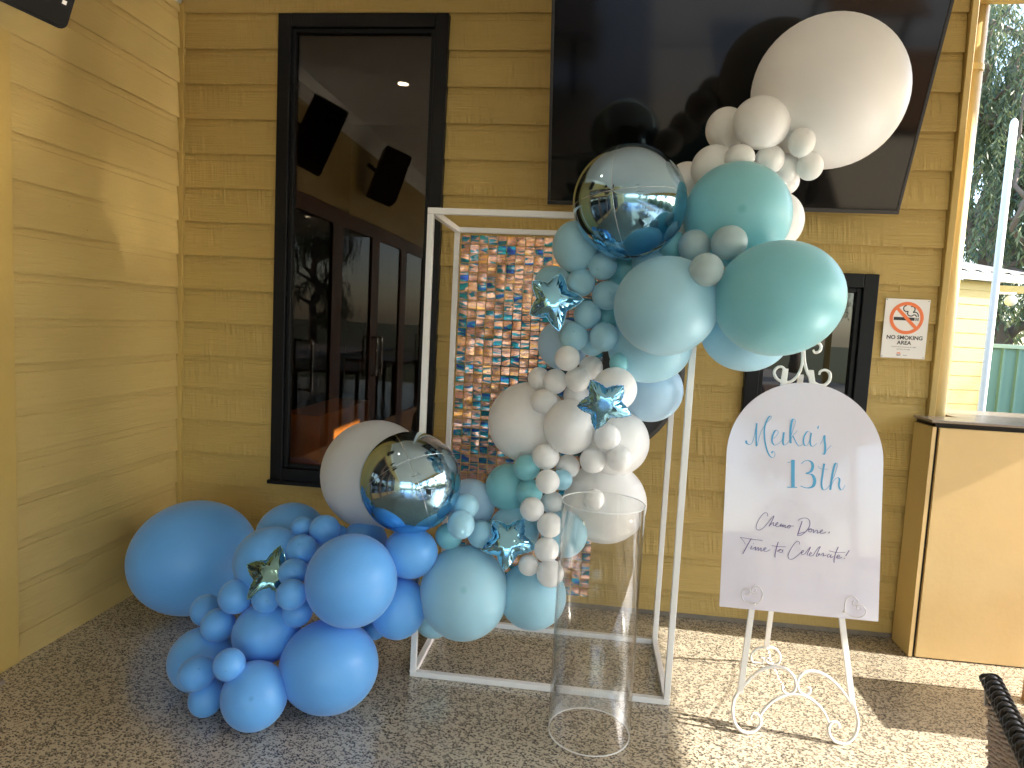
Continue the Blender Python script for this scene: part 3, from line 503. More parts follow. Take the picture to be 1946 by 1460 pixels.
def tile_mat():
    """crinkled iridescent film squares: every tile its own blend of pink, copper, lilac and teal bands"""
    m, nt, b = new_mat('iridescent_film')
    tc = N(nt, 'ShaderNodeTexCoord')
    oi = N(nt, 'ShaderNodeObjectInfo')
    va = nt.nodes.new('ShaderNodeVectorMath')
    va.operation = 'MULTIPLY_ADD'
    va.inputs[1].default_value = (9.0, 40.0, 34.0)
    nt.links.new(tc.outputs['Object'], va.inputs[0])
    cb = N(nt, 'ShaderNodeCombineXYZ')
    for i, k in enumerate((91.0, 53.0, 17.0)):
        nt.links.new(math_node(nt, 'MULTIPLY', oi.outputs['Random'], k), cb.inputs[i])
    geo = N(nt, 'ShaderNodeNewGeometry')
    pm = nt.nodes.new('ShaderNodeVectorMath')
    pm.operation = 'MULTIPLY_ADD'
    pm.inputs[1].default_value = (9.0, 0.0, 34.0)
    nt.links.new(geo.outputs['Position'], pm.inputs[0])
    nt.links.new(cb.outputs[0], pm.inputs[2])
    t = N(nt, 'ShaderNodeTexNoise', Scale=1.15, Detail=1.2, Distortion=1.0)
    nt.links.new(pm.outputs[0], t.inputs['Vector'])
    wn_ = N(nt, 'ShaderNodeTexWhiteNoise', noise_dimensions='1D')
    nt.links.new(math_node(nt, 'MULTIPLY', oi.outputs['Random'], 999.0), wn_.inputs['W'])
    shift = math_node(nt, 'MULTIPLY', math_node(nt, 'SUBTRACT', wn_.outputs['Value'], 0.5), 0.42)
    wide = math_node(nt, 'SUBTRACT', math_node(nt, 'MULTIPLY', t.outputs['Fac'], 1.9), 0.43)
    v = math_node(nt, 'ADD', wide, shift)
    cr = N(nt, 'ShaderNodeValToRGB')
    els = cr.color_ramp.elements
    els[0].position = 0.10
    els[0].color = (0.04, 0.09, 0.40, 1)
    els[1].position = 0.95
    els[1].color = (1.0, 0.50, 0.14, 1)
    for pos, c in ((0.20, (0.02, 0.30, 0.36)), (0.34, (0.03, 0.22, 0.28)), (0.41, (0.42, 0.36, 0.42)), (0.47, (1.0, 0.50, 0.36)), (0.55, (0.95, 0.46, 0.30)),
                   (0.60, (0.34, 0.27, 0.30)), (0.66, (1.0, 0.56, 0.34)), (0.74, (0.90, 0.42, 0.22)), (0.79, (0.30, 0.26, 0.28)), (0.85, (1.0, 0.60, 0.30))):
        e = els.new(pos)
        e.color = (*c, 1)
    nt.links.new(v, cr.inputs['Fac'])
    nt.links.new(cr.outputs['Color'], b.inputs['Base Color'])
    b.inputs['Metallic'].default_value = 0.7
    b.inputs['Roughness'].default_value = 0.26
    bp = N(nt, 'ShaderNodeBump', Strength=0.30, Distance=0.010)
    nt.links.new(t.outputs['Fac'], bp.inputs['Height'])
    nt.links.new(bp.outputs['Normal'], b.inputs['Normal'])
    return m


def foil_mat(name, top, low, z0, z1, rough=0.04, bump=0.0, world=False):
    m, nt, b = new_mat(name)
    tc = N(nt, 'ShaderNodeTexCoord')
    sp = N(nt, 'ShaderNodeSeparateXYZ')
    if world:                                        # graded from crown to base by world normal, whatever way the seams run
        nt.links.new(N(nt, 'ShaderNodeNewGeometry').outputs['Normal'], sp.inputs[0])
    else:
        nt.links.new(tc.outputs['Object'], sp.inputs[0])
    mr = N(nt, 'ShaderNodeMapRange')
    mr.interpolation_type = 'SMOOTHSTEP'
    mr.inputs['From Min'].default_value = z0
    mr.inputs['From Max'].default_value = z1
    nt.links.new(sp.outputs['Z'], mr.inputs['Value'])
    mx = N(nt, 'ShaderNodeMix', data_type='RGBA')
    mx.inputs['A'].default_value = (*low, 1)
    mx.inputs['B'].default_value = (*top, 1)
    nt.links.new(mr.outputs['Result'], mx.inputs['Factor'])
    nt.links.new(mx.outputs['Result'], b.inputs['Base Color'])
    b.inputs['Metallic'].default_value = 1.0
    b.inputs['Roughness'].default_value = rough
    if bump:
        t = N(nt, 'ShaderNodeTexNoise', Scale=28.0, Detail=2.0)
        nt.links.new(tc.outputs['Object'], t.inputs['Vector'])
        bp = N(nt, 'ShaderNodeBump', Strength=bump, Distance=0.01)
        nt.links.new(t.outputs['Fac'], bp.inputs['Height'])
        nt.links.new(bp.outputs['Normal'], b.inputs['Normal'])
    return m


def timber_mat(name, a, c):
    m, nt, b = new_mat(name)
    tc = N(nt, 'ShaderNodeTexCoord')
    mp = N(nt, 'ShaderNodeMapping')
    mp.inputs['Scale'].default_value = (30, 30, 1.5)
    nt.links.new(tc.outputs['Object'], mp.inputs[0])
    t = N(nt, 'ShaderNodeTexNoise', Scale=2.0, Detail=5.0)
    nt.links.new(mp.outputs[0], t.inputs['Vector'])
    mx = N(nt, 'ShaderNodeMix', data_type='RGBA')
    mx.inputs['A'].default_value = (*a, 1)
    mx.inputs['B'].default_value = (*c, 1)
    nt.links.new(t.outputs['Fac'], mx.inputs['Factor'])
    nt.links.new(mx.outputs['Result'], b.inputs['Base Color'])
    b.inputs['Roughness'].default_value = 0.45
    return m


def leaf_mat(name, a, c):
    m, nt, b = new_mat(name)
    geo = N(nt, 'ShaderNodeNewGeometry')
    mx = N(nt, 'ShaderNodeMix', data_type='RGBA')
    mx.inputs['A'].default_value = (*a, 1)
    mx.inputs['B'].default_value = (*c, 1)
    nt.links.new(geo.outputs['Random Per Island'], mx.inputs['Factor'])
    nt.links.new(mx.outputs['Result'], b.inputs['Base Color'])
    b.inputs['Roughness'].default_value = 0.45
    tr = N(nt, 'ShaderNodeBsdfTranslucent')
    nt.links.new(mx.outputs['Result'], tr.inputs[0])
    mix = N(nt, 'ShaderNodeMixShader')
    mix.inputs[0].default_value = 0.3
    nt.links.new(b.outputs[0], mix.inputs[1])
    nt.links.new(tr.outputs[0], mix.inputs[2])
    nt.links.new(mix.outputs[0], nt.nodes['Material Output'].inputs['Surface'])
    return m


YEL = (0.49, 0.338, 0.100)
M = {
    'board_back': board_mat('painted_sawn_board', YEL, 1.0, 0.40, 0.013),
    'board_left': board_mat('painted_grained_board', (0.52, 0.375, 0.135), 0.0, 0.38, 0.008),
    'board_out': board_mat('painted_outdoor_board', (0.56, 0.42, 0.13), 0.0, 0.3),
    'trim': plain('painted_trim', YEL, 0.45, noise=0.07, nscale=14, bump=0.15, bscale=90),
    'pipe': plain('cream_pipe_paint', (0.66, 0.50, 0.22), 0.4, noise=0.05, nscale=9),
    'plinth': plain('concrete_edge', (0.22, 0.185, 0.14), 0.85, noise=0.4, nscale=30, bump=0.6, bscale=120),
    'floor': floor_mat(),
    'path': plain('bounce_path_concrete', (0.30, 0.27, 0.23), 0.8, noise=0.1, nscale=3, bump=0.3, bscale=60),  # pale so the added path bounces sunlight
    'joint': plain('joint_filler', (0.05, 0.045, 0.04), 0.9, noise=0.3, nscale=50),
    'ceiling': plain('ceiling_paint', (0.82, 0.81, 0.77), 0.6, noise=0.03, nscale=2),
    'white_cornice': plain('cornice_paint', (0.80, 0.78, 0.70), 0.5, noise=0.02),
    'black_frame': plain('black_aluminium', (0.006, 0.006, 0.007), 0.4, ior=1.3, noise=0.25, nscale=25),
    'glass_dark': plain('dark_window_glass', (0.003, 0.0027, 0.0024), 0.012, ior=1.7),
    'glass_tint': clear_mat('tinted_window_glass', 1.62, (0.72, 0.62, 0.54)),
    'screen': plain('tv_screen', (0.002, 0.002, 0.002), 0.07, ior=1.42),
    'bezel': plain('tv_bezel', (0.018, 0.017, 0.016), 0.38),
    'white_metal': plain('white_powder_coat', (0.80, 0.79, 0.77), 0.38, noise=0.05, nscale=9, bump=0.08, bscale=200),
    'white_iron': plain('white_wrought_iron', (0.84, 0.82, 0.78), 0.35, noise=0.06, nscale=30, bump=0.15, bscale=150),
    'wire': plain('silver_wire', (0.62, 0.60, 0.60), 0.28, metal=0.8, noise=0.05),
    'sign_board': plain('gloss_acrylic_board', (0.72, 0.69, 0.77), 0.05, noise=0.01, nscale=3),
    'ink_blue': plain('sky_blue_vinyl', (0.075, 0.36, 0.62), 0.35, noise=0.02),
    'ink_purple': plain('purple_vinyl', (0.09, 0.06, 0.24), 0.35, noise=0.02),
    'paper_white': plain('sign_white', (0.80, 0.76, 0.72), 0.35, noise=0.02),
    'ink_black': plain('sign_black', (0.02, 0.02, 0.02), 0.45, noise=0.02),
    'ink_orange': plain('sign_orange', (0.85, 0.19, 0.05), 0.4, noise=0.05, nscale=6),
    'ink_grey': plain('sign_grey', (0.12, 0.11, 0.11), 0.45, noise=0.02),
    'bar_front': plain('bar_front_laminate', (0.66, 0.46, 0.20), 0.5, noise=0.08, nscale=5, bump=0.12, bscale=40),
    'bar_side': plain('bar_shaded_laminate', (0.58, 0.42, 0.15), 0.5, noise=0.07, nscale=5),  # shaded side of the counter: shade put into the colour
    'bar_top': plain('bar_top_laminate', (0.26, 0.21, 0.155), 0.25, noise=0.08, nscale=9),
    'table': timber_mat('brown_table_timber', (0.17, 0.085, 0.035), (0.26, 0.14, 0.06)),
    'pale_top': plain('pale_table_laminate', (0.66, 0.57, 0.44), 0.35, noise=0.05, nscale=5),
    'gap': plain('shadow_gap_paint', (0.02, 0.014, 0.008), 0.8, noise=0.1),
    'acrylic': clear_mat('clear_acrylic', 1.45, (0.985, 0.985, 0.98)),
    'acrylic_edge': plain('acrylic_cut_edge', (0.80, 0.82, 0.82), 0.15, noise=0.02),
    'tile': tile_mat(),
    'tile_back': clear_mat('clear_tile_backing', 1.3, (0.93, 0.93, 0.93)),
    'mirror': foil_mat('chrome_ombre_foil', (0.40, 0.55, 0.67), (0.14, 0.38, 0.60), -1.0, 0.75, 0.085, world=True),
    'seam': foil_mat('foil_seam', (0.62, 0.66, 0.68), (0.40, 0.55, 0.66), -1, 1, 0.2),
    'star': foil_mat('light_blue_foil', (0.30, 0.62, 0.86), (0.26, 0.60, 0.88), -0.1, 0.1, 0.07, 0.05),
    'star_dark': foil_mat('blue_green_foil', (0.22, 0.38, 0.38), (0.15, 0.36, 0.46), -0.1, 0.1, 0.07, 0.05),
    'plastic': plain('black_plastic', (0.009, 0.0085, 0.008), 0.6, ior=1.25, noise=0.15, nscale=20, bump=0.2, bscale=300),
    'grille': plain('speaker_grille', (0.012, 0.011, 0.010), 0.7, ior=1.2, noise=0.3, nscale=220),
    'chrome': plain('brushed_steel', (0.62, 0.62, 0.62), 0.16, metal=1.0, noise=0.03),
    'wood': timber_mat('warm_timber', (0.42, 0.19, 0.06), (0.55, 0.27, 0.09)),
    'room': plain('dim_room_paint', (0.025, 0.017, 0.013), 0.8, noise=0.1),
    'leaf_wood': timber_mat('orange_timber', (0.50, 0.20, 0.035), (0.62, 0.28, 0.06)),
    'door_wood': timber_mat('dark_red_timber', (0.10, 0.035, 0.018), (0.16, 0.06, 0.028)),
    'wicker_black': plain('black_wicker', (0.018, 0.015, 0.014), 0.3, noise=0.3, nscale=60),
    'wicker_tan': plain('weathered_wicker', (0.60, 0.47, 0.40), 0.4, noise=0.25, nscale=60),
    'lawn': plain('dry_lawn', (0.11, 0.115, 0.045), 0.9, noise=0.35, nscale=2.5, bump=0.6, bscale=30),
    'fence': plain('green_steel_fence', (0.16, 0.29, 0.23), 0.4, noise=0.06, nscale=4),
    'fence_rail': plain('pale_green_rail', (0.35, 0.48, 0.36), 0.4, noise=0.05),
    'roof': plain('grey_roof_sheet', (0.34, 0.32, 0.29), 0.5, noise=0.12, nscale=7),
    'gutter': plain('white_gutter', (0.82, 0.82, 0.80), 0.4, noise=0.03),
    'pole': plain('white_pole_paint', (0.82, 0.80, 0.74), 0.4, noise=0.04, nscale=4),
    'tank': plain('pale_blue_paint', (0.42, 0.47, 0.60), 0.45, noise=0.08, nscale=6),
    'rust': plain('rusty_steel', (0.22, 0.09, 0.045), 0.85, noise=0.5, nscale=14, bump=0.5, bscale=40),
    'globe': plain('opal_globe', (0.85, 0.85, 0.82), 0.25, noise=0.02),
    'bark': plain('gum_bark', (0.17, 0.125, 0.095), 0.85, noise=0.45, nscale=5, bump=0.8, bscale=14),
    'leaf': leaf_mat('gum_leaf', (0.045, 0.088, 0.055), (0.23, 0.26, 0.115)),
    'leaf2': leaf_mat('hedge_leaf', (0.035, 0.075, 0.025), (0.10, 0.15, 0.045)),
    'sky_blue': latex_mat('sky_blue_latex', (0.15, 0.47, 0.94), (0.03, 0.20, 0.55)),
    'mint': latex_mat('mint_latex', (0.38, 0.68, 0.82), (0.08, 0.42, 0.50)),
    'teal': latex_mat('teal_latex', (0.25, 0.61, 0.68), (0.05, 0.36, 0.40)),
    'ice': latex_mat('ice_blue_latex', (0.48, 0.70, 0.88), (0.14, 0.42, 0.55)),
    'grey': latex_mat('grey_mint_latex', (0.46, 0.61, 0.65), (0.18, 0.38, 0.38)),
    'white': latex_mat('white_latex', (0.88, 0.875, 0.87), (0.78, 0.76, 0.72)),
    'shaded_white': latex_mat('shaded_white_latex', (0.66, 0.69, 0.72), (0.50, 0.54, 0.60)),  # a white balloon in shade: the shade is put into its colour
}
lamp_m, _nt, _b = new_mat('lit_downlight')
_b.inputs['Emission Color'].default_value = (1.0, 0.86, 0.60, 1)
_b.inputs['Emission Strength'].default_value = 14.0
M['lamp'] = lamp_m


# ------------------------------------------------------------------ mesh helpers
class MB:
    """collects shapes and links them as ONE mesh object"""
    def __init__(self):
        self.v, self.f = [], []

    def add(self, verts, faces):
        k = len(self.v)
        self.v += [tuple(p) for p in verts]
        self.f += [tuple(i + k for i in f) for f in faces]
        return self

    def box(self, lo, hi):
        x0, y0, z0 = lo
        x1, y1, z1 = hi
        return self.add([(x0, y0, z0), (x1, y0, z0), (x1, y1, z0), (x0, y1, z0), (x0, y0, z1), (x1, y0, z1), (x1, y1, z1), (x0, y1, z1)],
                        [(0, 3, 2, 1), (4, 5, 6, 7), (0, 1, 5, 4), (1, 2, 6, 5), (2, 3, 7, 6), (3, 0, 4, 7)])

    def tube(self, pts, rad, seg=8, closed=False):
        pts = [Vector(p) for p in pts]
        n = len(pts)
        up = None
        rings = []
        for i, p in enumerate(pts):
            a = pts[(i - 1) % n] if (closed or i) else p
            b = pts[(i + 1) % n] if (closed or i < n - 1) else p
            t = (b - a).normalized() if (b - a).length > 1e-9 else Vector((0, 0, 1))
            if up is None:
                up = t.orthogonal().normalized()
            up = (up - t * up.dot(t))
            up = up.normalized() if up.length > 1e-6 else t.orthogonal().normalized()
            w = t.cross(up)
            r = rad[i] if isinstance(rad, (list, tuple)) else rad
            rings.append([p + (up * math.cos(2 * math.pi * k / seg) + w * math.sin(2 * math.pi * k / seg)) * r for k in range(seg)])
        vs = [q for r in rings for q in r]
        fs = []
        m = n if closed else n - 1
        for i in range(m):
            j = (i + 1) % n
            for k in range(seg):
                l = (k + 1) % seg
                fs.append((i * seg + k, i * seg + l, j * seg + l, j * seg + k))
        if not closed:
            fs.append(tuple(range(seg - 1, -1, -1)))
            fs.append(tuple((n - 1) * seg + k for k in range(seg)))
        return self.add(vs, fs)

    def lathe(self, prof, origin=(0, 0, 0), seg=32):
        o = Vector(origin)
        vs, fs = [], []
        n = len(prof)
        for r, z in prof:
            for k in range(seg):
                a = 2 * math.pi * k / seg
                vs.append(o + Vector((r * math.cos(a), r * math.sin(a), z)))
        for i in range(n - 1):
            for k in range(seg):
                l = (k + 1) % seg
                fs.append((i * seg + k, i * seg + l, (i + 1) * seg + l, (i + 1) * seg + k))
        return self.add(vs, fs)

    def prism(self, poly, axis, a, b):
        """polygon (2D) pushed along an axis: axis 0 -> (x; y,z) 1 -> (x,z; y) 2 -> (x,y; z)"""
        def P(p, t):
            return {0: (t, p[0], p[1]), 1: (p[0], t, p[1]), 2: (p[0], p[1], t)}[axis]
        n = len(poly)
        vs = [P(p, a) for p in poly] + [P(p, b) for p in poly]
        fs = [tuple(range(n)), tuple(range(2 * n - 1, n - 1, -1))]
        fs += [(i, i + n, (i + 1) % n + n, (i + 1) % n) for i in range(n)]
        return self.add(vs, fs)

    def mesh(self, name, smooth=False):
        me = bpy.data.meshes.new(name)
        me.from_pydata(self.v, [], self.f)
        bm = bmesh.new()
        bm.from_mesh(me)
        bmesh.ops.recalc_face_normals(bm, faces=bm.faces[:])
        bm.to_mesh(me)
        bm.free()
        if smooth:
            me.polygons.foreach_set('use_smooth', [True] * len(me.polygons))
        me.update()
        return me

    def build(self, name, mat, parent=None, smooth=False, bevel=0.0, kind=None):
        me = self.mesh(name, smooth)
        me.materials.append(mat)
        o = bpy.data.objects.new(name, me)
        COL.objects.link(o)
        if parent is not None:
            o.parent = parent
            o.matrix_parent_inverse = Matrix.Translation(-parent.location) if parent.type == 'EMPTY' and parent.rotation_euler[:] == (0, 0, 0) else Matrix()
        if bevel:
            md = o.modifiers.new('bevel', 'BEVEL')
            md.width = bevel
            md.segments = 2
            md.limit_method = 'ANGLE'
        if kind:
            o['kind'] = kind
        return o


def tag(o, label, cat, group=None):
    o['label'] = label
    o['category'] = cat
    if group:
        o['group'] = group
    return o


def thing(name, label, cat, loc=(0, 0, 0), group=None):
    """an Empty at the thing's base; parts are given in world coordinates"""
    o = bpy.data.objects.new(name, None)
    COL.objects.link(o)
    o.location = loc
    o.empty_display_size = 0.1
    return tag(o, label, cat, group)


def under(part, child):
    """make child a sub-part of part (both drawn in the same coordinates)"""
    child.parent = part
    child.matrix_parent_inverse = Matrix()
    return child


def structure(o):
    o['kind'] = 'structure'
    return o


def smooth_path(pts, per=6):
    """Catmull-Rom through the points"""
    P = [Vector(p) for p in pts]
    out = []
    for i in range(len(P) - 1):
        a = P[i - 1] if i else P[i] * 2 - P[i + 1]
        b, c = P[i], P[i + 1]
        e = P[i + 2] if i + 2 < len(P) else P[i + 1] * 2 - P[i]
        for k in range(per):
            t = k / per
            out.append(0.5 * ((2 * b) + (c - a) * t + (2 * a - 5 * b + 4 * c - e) * t * t + (3 * b - a - 3 * c + e) * t ** 3))
    out.append(P[-1])
    return out


# ------------------------------------------------------------------ the ground and the verandah shell
structure(MB().box((-150, -150, -0.40), (250, 250, -0.15)).build('lawn', M['lawn']))
structure(MB().box((-0.3, -12, -0.20), (7.6, 1.6, -0.012)).build('floor_base', M['joint']))
structure(MB().box((-0.25, -11.9, -0.05), (7.5, -0.4975, 0.0)).build('floor', M['floor']))
structure(MB().box((-0.25, -0.4925, -0.05), (7.5, 0.9, 0.0)).build('floor_strip', M['floor']))

PITCH, Z0 = 0.1877, 1.4650 - 7 * 0.1877      # lap lines of the cladding

ceil = structure(MB().box((-0.3, -12, 3.38), (4.30, 0.12, 3.52)).box((4.30, -12, 3.38), (7.3, -0.12, 3.52)).build('ceiling', M['ceiling']))
structure(MB().box((7.6, -30, -0.16), (11.2, 2.2, -0.03)).build('path', M['path']))  # unseen path, added to bounce sunlight up to the ceiling
eave = thing('eave_beam', 'yellow eave beam along the open side of the verandah', 'beam', (7.2, -7, 2.75))
MB().box((7.10, -12, 2.75), (7.20, -0.12, 3.379)).build('beam', M['trim'], eave)
for k, y in enumerate((-3.6, -7.2, -10.8)):
    ps = thing('verandah_post', ['cream square post of the open verandah side, nearest the wall', 'second cream square post of the open verandah side',
               'third cream square post of the open verandah side', 'farthest cream square post of the open verandah side'][k], 'post', (7.15, y, 0), 'posts of the verandah')
    MB().box((7.10, y - 0.05, 0.0), (7.199, y + 0.05, 2.749)).build('shaft', M['trim'], ps, bevel=0.004)
    MB().box((7.08, y - 0.07, 0.0), (7.22, y + 0.07, 0.10)).build('foot_plate', M['trim'], ps, bevel=0.003)


# weatherboards: one object for every length of board
def board_profile():
    h = PITCH
    return [(0.0, -0.002), (-0.012, 0.006), (-0.018, 0.0), (-0.0245, -0.0015), (-0.0255, 0.003), (-0.0140, h - 0.0405), (-0.0105, h - 0.0395),
            (-0.0105, h - 0.0355), (-0.0125, h - 0.0345), (-0.0085, h + 0.004), (0.0, h + 0.004)]


def cut(lo, hi, holes):
    segs = [(lo, hi)]
    for a, b in holes:
        nxt = []
        for s, e in segs:
            if b <= s or a >= e:
                nxt.append((s, e))
            else:
                if a > s:
                    nxt.append((s, a))
                if b < e:
                    nxt.append((b, e))
        segs = nxt
    return [s for s in segs if s[1] - s[0] > 0.01]


def clad(parent, mat, axis, lo, hi, holes, plane, sign, z_from, z_to, joints=()):
    """axis 'x': boards along X on plane Y; axis 'y': boards along Y on plane X. holes: (a, b, z0, z1)"""
    k = 0
    cache = {}
    z = Z0 - PITCH * 3
    while z < z_to:
        zb, zt = z, z + PITCH
        z += PITCH
        if zt <= z_from + 0.01:
            continue
        cuts = []
        zs = [max(zb, z_from), min(zt, z_to)]
        for (a, b, h0, h1) in holes:
            if h0 < zs[1] - 0.01 and h1 > zs[0] + 0.01:
                cuts.append((a, b, h0, h1))
        full = cut(lo, hi, [(a, b) for a, b, _, _ in cuts])
        pieces = [(s, e, zs[0], zs[1]) for s, e in full]
        for a, b, h0, h1 in cuts:                       # strips left above / below an opening
            if h1 < zs[1] - 0.012:
                pieces.append((a, b, max(h1, zs[0]), zs[1]))
            if h0 > zs[0] + 0.012:
                pieces.append((a, b, zs[0], min(h0, zs[1])))
        for s, e, p0, p1 in pieces:
            prof = []
            for d, zz in board_profile():
                prof.append((d, min(max(zb + zz, p0 - 0.004), p1 + 0.003)))
            poly = [(plane + sign * -d if sign > 0 else plane + d, zz) for d, zz in prof]
            m_ = MB()
            if axis == 'x':
                m_.prism(poly, 0, s, e)
            else:
                # polygon is (x, z); pushed along Y
                m_.prism(poly, 1, s, e)
            m_.build('board', mat, parent)
        k += 1


WIN1 = (0.600, 1.535, 0.590, 3.140)
WIN2 = (3.172, 3.785, 0.590, 1.884)
wall_b = thing('weatherboard_wall', 'yellow weatherboard wall with two dark windows behind the balloons', 'wall', (2, 0, 0))
core = MB()
core.box((-0.2, 0.004, 0.0), (WIN1[0] + 0.04, 0.12, 3.379)).box((WIN1[1] - 0.04, 0.004, 0.0), (4.085, 0.12, 3.379))
core.box((WIN1[0] + 0.04, 0.0045, 0.0), (WIN1[1] - 0.04, 0.12, WIN1[2] + 0.04)).box((WIN1[0] + 0.04, 0.0045, WIN1[3] - 0.04), (WIN1[1] - 0.04, 0.12, 3.379))
core.build('wall_core', M['trim'], wall_b)
# the dim room behind the tall window: unseen side opening added and sized to throw one sun patch on a timber cabinet
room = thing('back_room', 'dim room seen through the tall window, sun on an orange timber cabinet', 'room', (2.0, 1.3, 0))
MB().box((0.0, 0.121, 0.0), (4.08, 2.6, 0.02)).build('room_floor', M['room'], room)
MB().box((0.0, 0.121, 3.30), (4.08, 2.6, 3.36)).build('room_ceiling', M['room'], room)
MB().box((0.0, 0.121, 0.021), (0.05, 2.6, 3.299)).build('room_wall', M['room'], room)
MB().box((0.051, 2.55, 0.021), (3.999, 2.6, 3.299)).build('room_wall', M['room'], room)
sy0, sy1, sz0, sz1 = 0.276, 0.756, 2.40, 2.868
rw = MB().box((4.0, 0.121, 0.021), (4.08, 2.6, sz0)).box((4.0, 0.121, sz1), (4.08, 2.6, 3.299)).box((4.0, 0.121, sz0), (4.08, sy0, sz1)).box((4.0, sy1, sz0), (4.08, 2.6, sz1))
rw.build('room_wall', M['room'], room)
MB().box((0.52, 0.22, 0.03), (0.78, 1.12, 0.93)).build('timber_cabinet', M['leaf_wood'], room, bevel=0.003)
clad(wall_b, M['board_back'], 'x', 0.045, 4.083, [WIN1, WIN2], 0.0, -1, 0.034, 3.379)
MB().box((0.0, -0.020, 0.0), (4.085, 0.003, 0.030)).build('plinth', M['plinth'], wall_b, bevel=0.004)
# paint-clogged nail heads along the laps
nb = MB()
rn = random.Random(3)
for k in range(17):
    z = Z0 - PITCH * 0 + k * PITCH
    for x in (0.28, 2.02, 2.62, 3.28, 3.88):
        if any(a < x < b and c < z < d for a, b, c, d in (WIN1, WIN2)):
            continue
        xx = x + rn.uniform(-0.012, 0.012)
        nb.lathe([(0.0045, -0.006), (0.004, 0.001), (0.0022, 0.004), (0.0, 0.005)], (xx, -0.0252, z + 0.005), 7)
        nb.box((xx - 0.010, -0.0275, z - 0.0045), (xx + 0.010, -0.0235, z + 0.0005))
nb.build('nail_heads', M['trim'], wall_b, kind='stuff')

wall_l = thing('weatherboard_wall', 'yellow weatherboard side wall at the left, with the loudspeaker and glazed doors', 'wall', (0, -0.6, 0))
MB().box((-0.2, -12, 0.0), (-0.004, 0.003, 3.379)).build('wall_core', M['trim'], wall_l)
DOOR = (-5.55, -1.205, -0.2, 2.50)
clad(wall_l, M['board_left'], 'y', -2.2, -0.030, [(-2.2, -1.145, -0.2, 2.590)], 0.0, +1, 0.004, 3.199)
MB().box((0.0, -12, 2.592), (0.012, -2.203, 3.199)).build('frieze_panel', M['trim'], wall_l)
MB().box((0.0, -12, 0.0), (0.012, -5.66, 2.59)).build('far_panel', M['trim'], wall_l)
MB().box((0.0005, -1.300, 0.0), (0.034, -1.147, 2.588)).build('door_jamb', M['trim'], wall_l, bevel=0.002)
MB().box((0.0005, -5.66, 2.50), (0.030, -1.3005, 2.5885)).build('door_head', M['trim'], wall_l, bevel=0.002)
MB().box((0.0, -0.0295, 0.0), (0.0235, 0.002, 3.199)).build('corner_bead', M['trim'], wall_l)
MB().box((0.024, -0.034, 0.0), (0.044, -0.0005, 3.199)).build('corner_fillet', M['trim'], wall_b)
cor = thing('cornice', 'white cornice where the left wall meets the ceiling', 'cornice', (0, -8, 3.2))
MB().prism([(0.0, 3.20), (0.09, 3.378), (0.0, 3.378)], 1, -12, 0.0).build('moulding', M['white_cornice'], cor)
cor2 = thing('cornice', 'white cornice where the window wall meets the ceiling', 'cornice', (2, 0, 3.2))
MB().prism([(-0.022, 3.30), (-0.085, 3.3785), (-0.022, 3.3785)], 0, 0.1, 4.08).build('moulding', M['white_cornice'], cor2)

# glazed doors in the left wall (seen as reflections in the window glass)
dr = thing('door_sill', 'grey metal door sill at the left edge of the floor', 'door sill', (0.06, -3.3, 0))
MB().prism([(0.0, 0.0005), (0.115, 0.0005), (0.105, 0.012), (0.0, 0.022)], 1, -5.6, -1.302).build('sill_plate', M['plinth'], dr)
for i in range(4):
    y1 = -1.303 - i * 1.085
    y0 = y1 - 1.08
    side = ['nearest', 'second', 'third', 'farthest'][i]
    d = thing('glazed_door', f'{side} dark timber glazed door of the left wall, mirrored in the tall window', 'door', (0.02, (y0 + y1) / 2, 0.02), 'glazed doors in the left wall')
    MB().box((-0.003, y0, 0.024), (0.026, y0 + 0.12, 2.498)).build('stile', M['door_wood'], d, bevel=0.003)
    MB().box((-0.003, y1 - 0.12, 0.024), (0.026, y1, 2.498)).build('stile', M['door_wood'], d, bevel=0.003)
    MB().box((-0.003, y0 + 0.121, 0.024), (0.025, y1 - 0.121, 0.34)).build('bottom_rail', M['wood'], d, bevel=0.003)
    MB().box((-0.003, y0 + 0.121, 2.36), (0.025, y1 - 0.121, 2.498)).build('top_rail', M['door_wood'], d, bevel=0.003)
    MB().box((-0.003, y0 + 0.1215, 0.341), (0.008, y1 - 0.1215, 2.359)).build('pane', M['glass_dark'], d)
    hy = (y0 + 0.06) if i % 2 == 1 else (y1 - 0.49 if i == 0 else y1 - 0.06)
    hy = {0: -1.72, 1: y0 + 0.06, 2: -3.58, 3: y0 + 0.06}[i]
    MB().tube(smooth_path([(0.02, hy, 0.91), (0.07, hy, 0.905), (0.085, hy, 0.93), (0.085, hy, 1.10), (0.085, hy, 1.29), (0.07, hy, 1.315), (0.02, hy, 1.31)], 4), 0.014, 10).build('handle', M['chrome'], d, smooth=True)


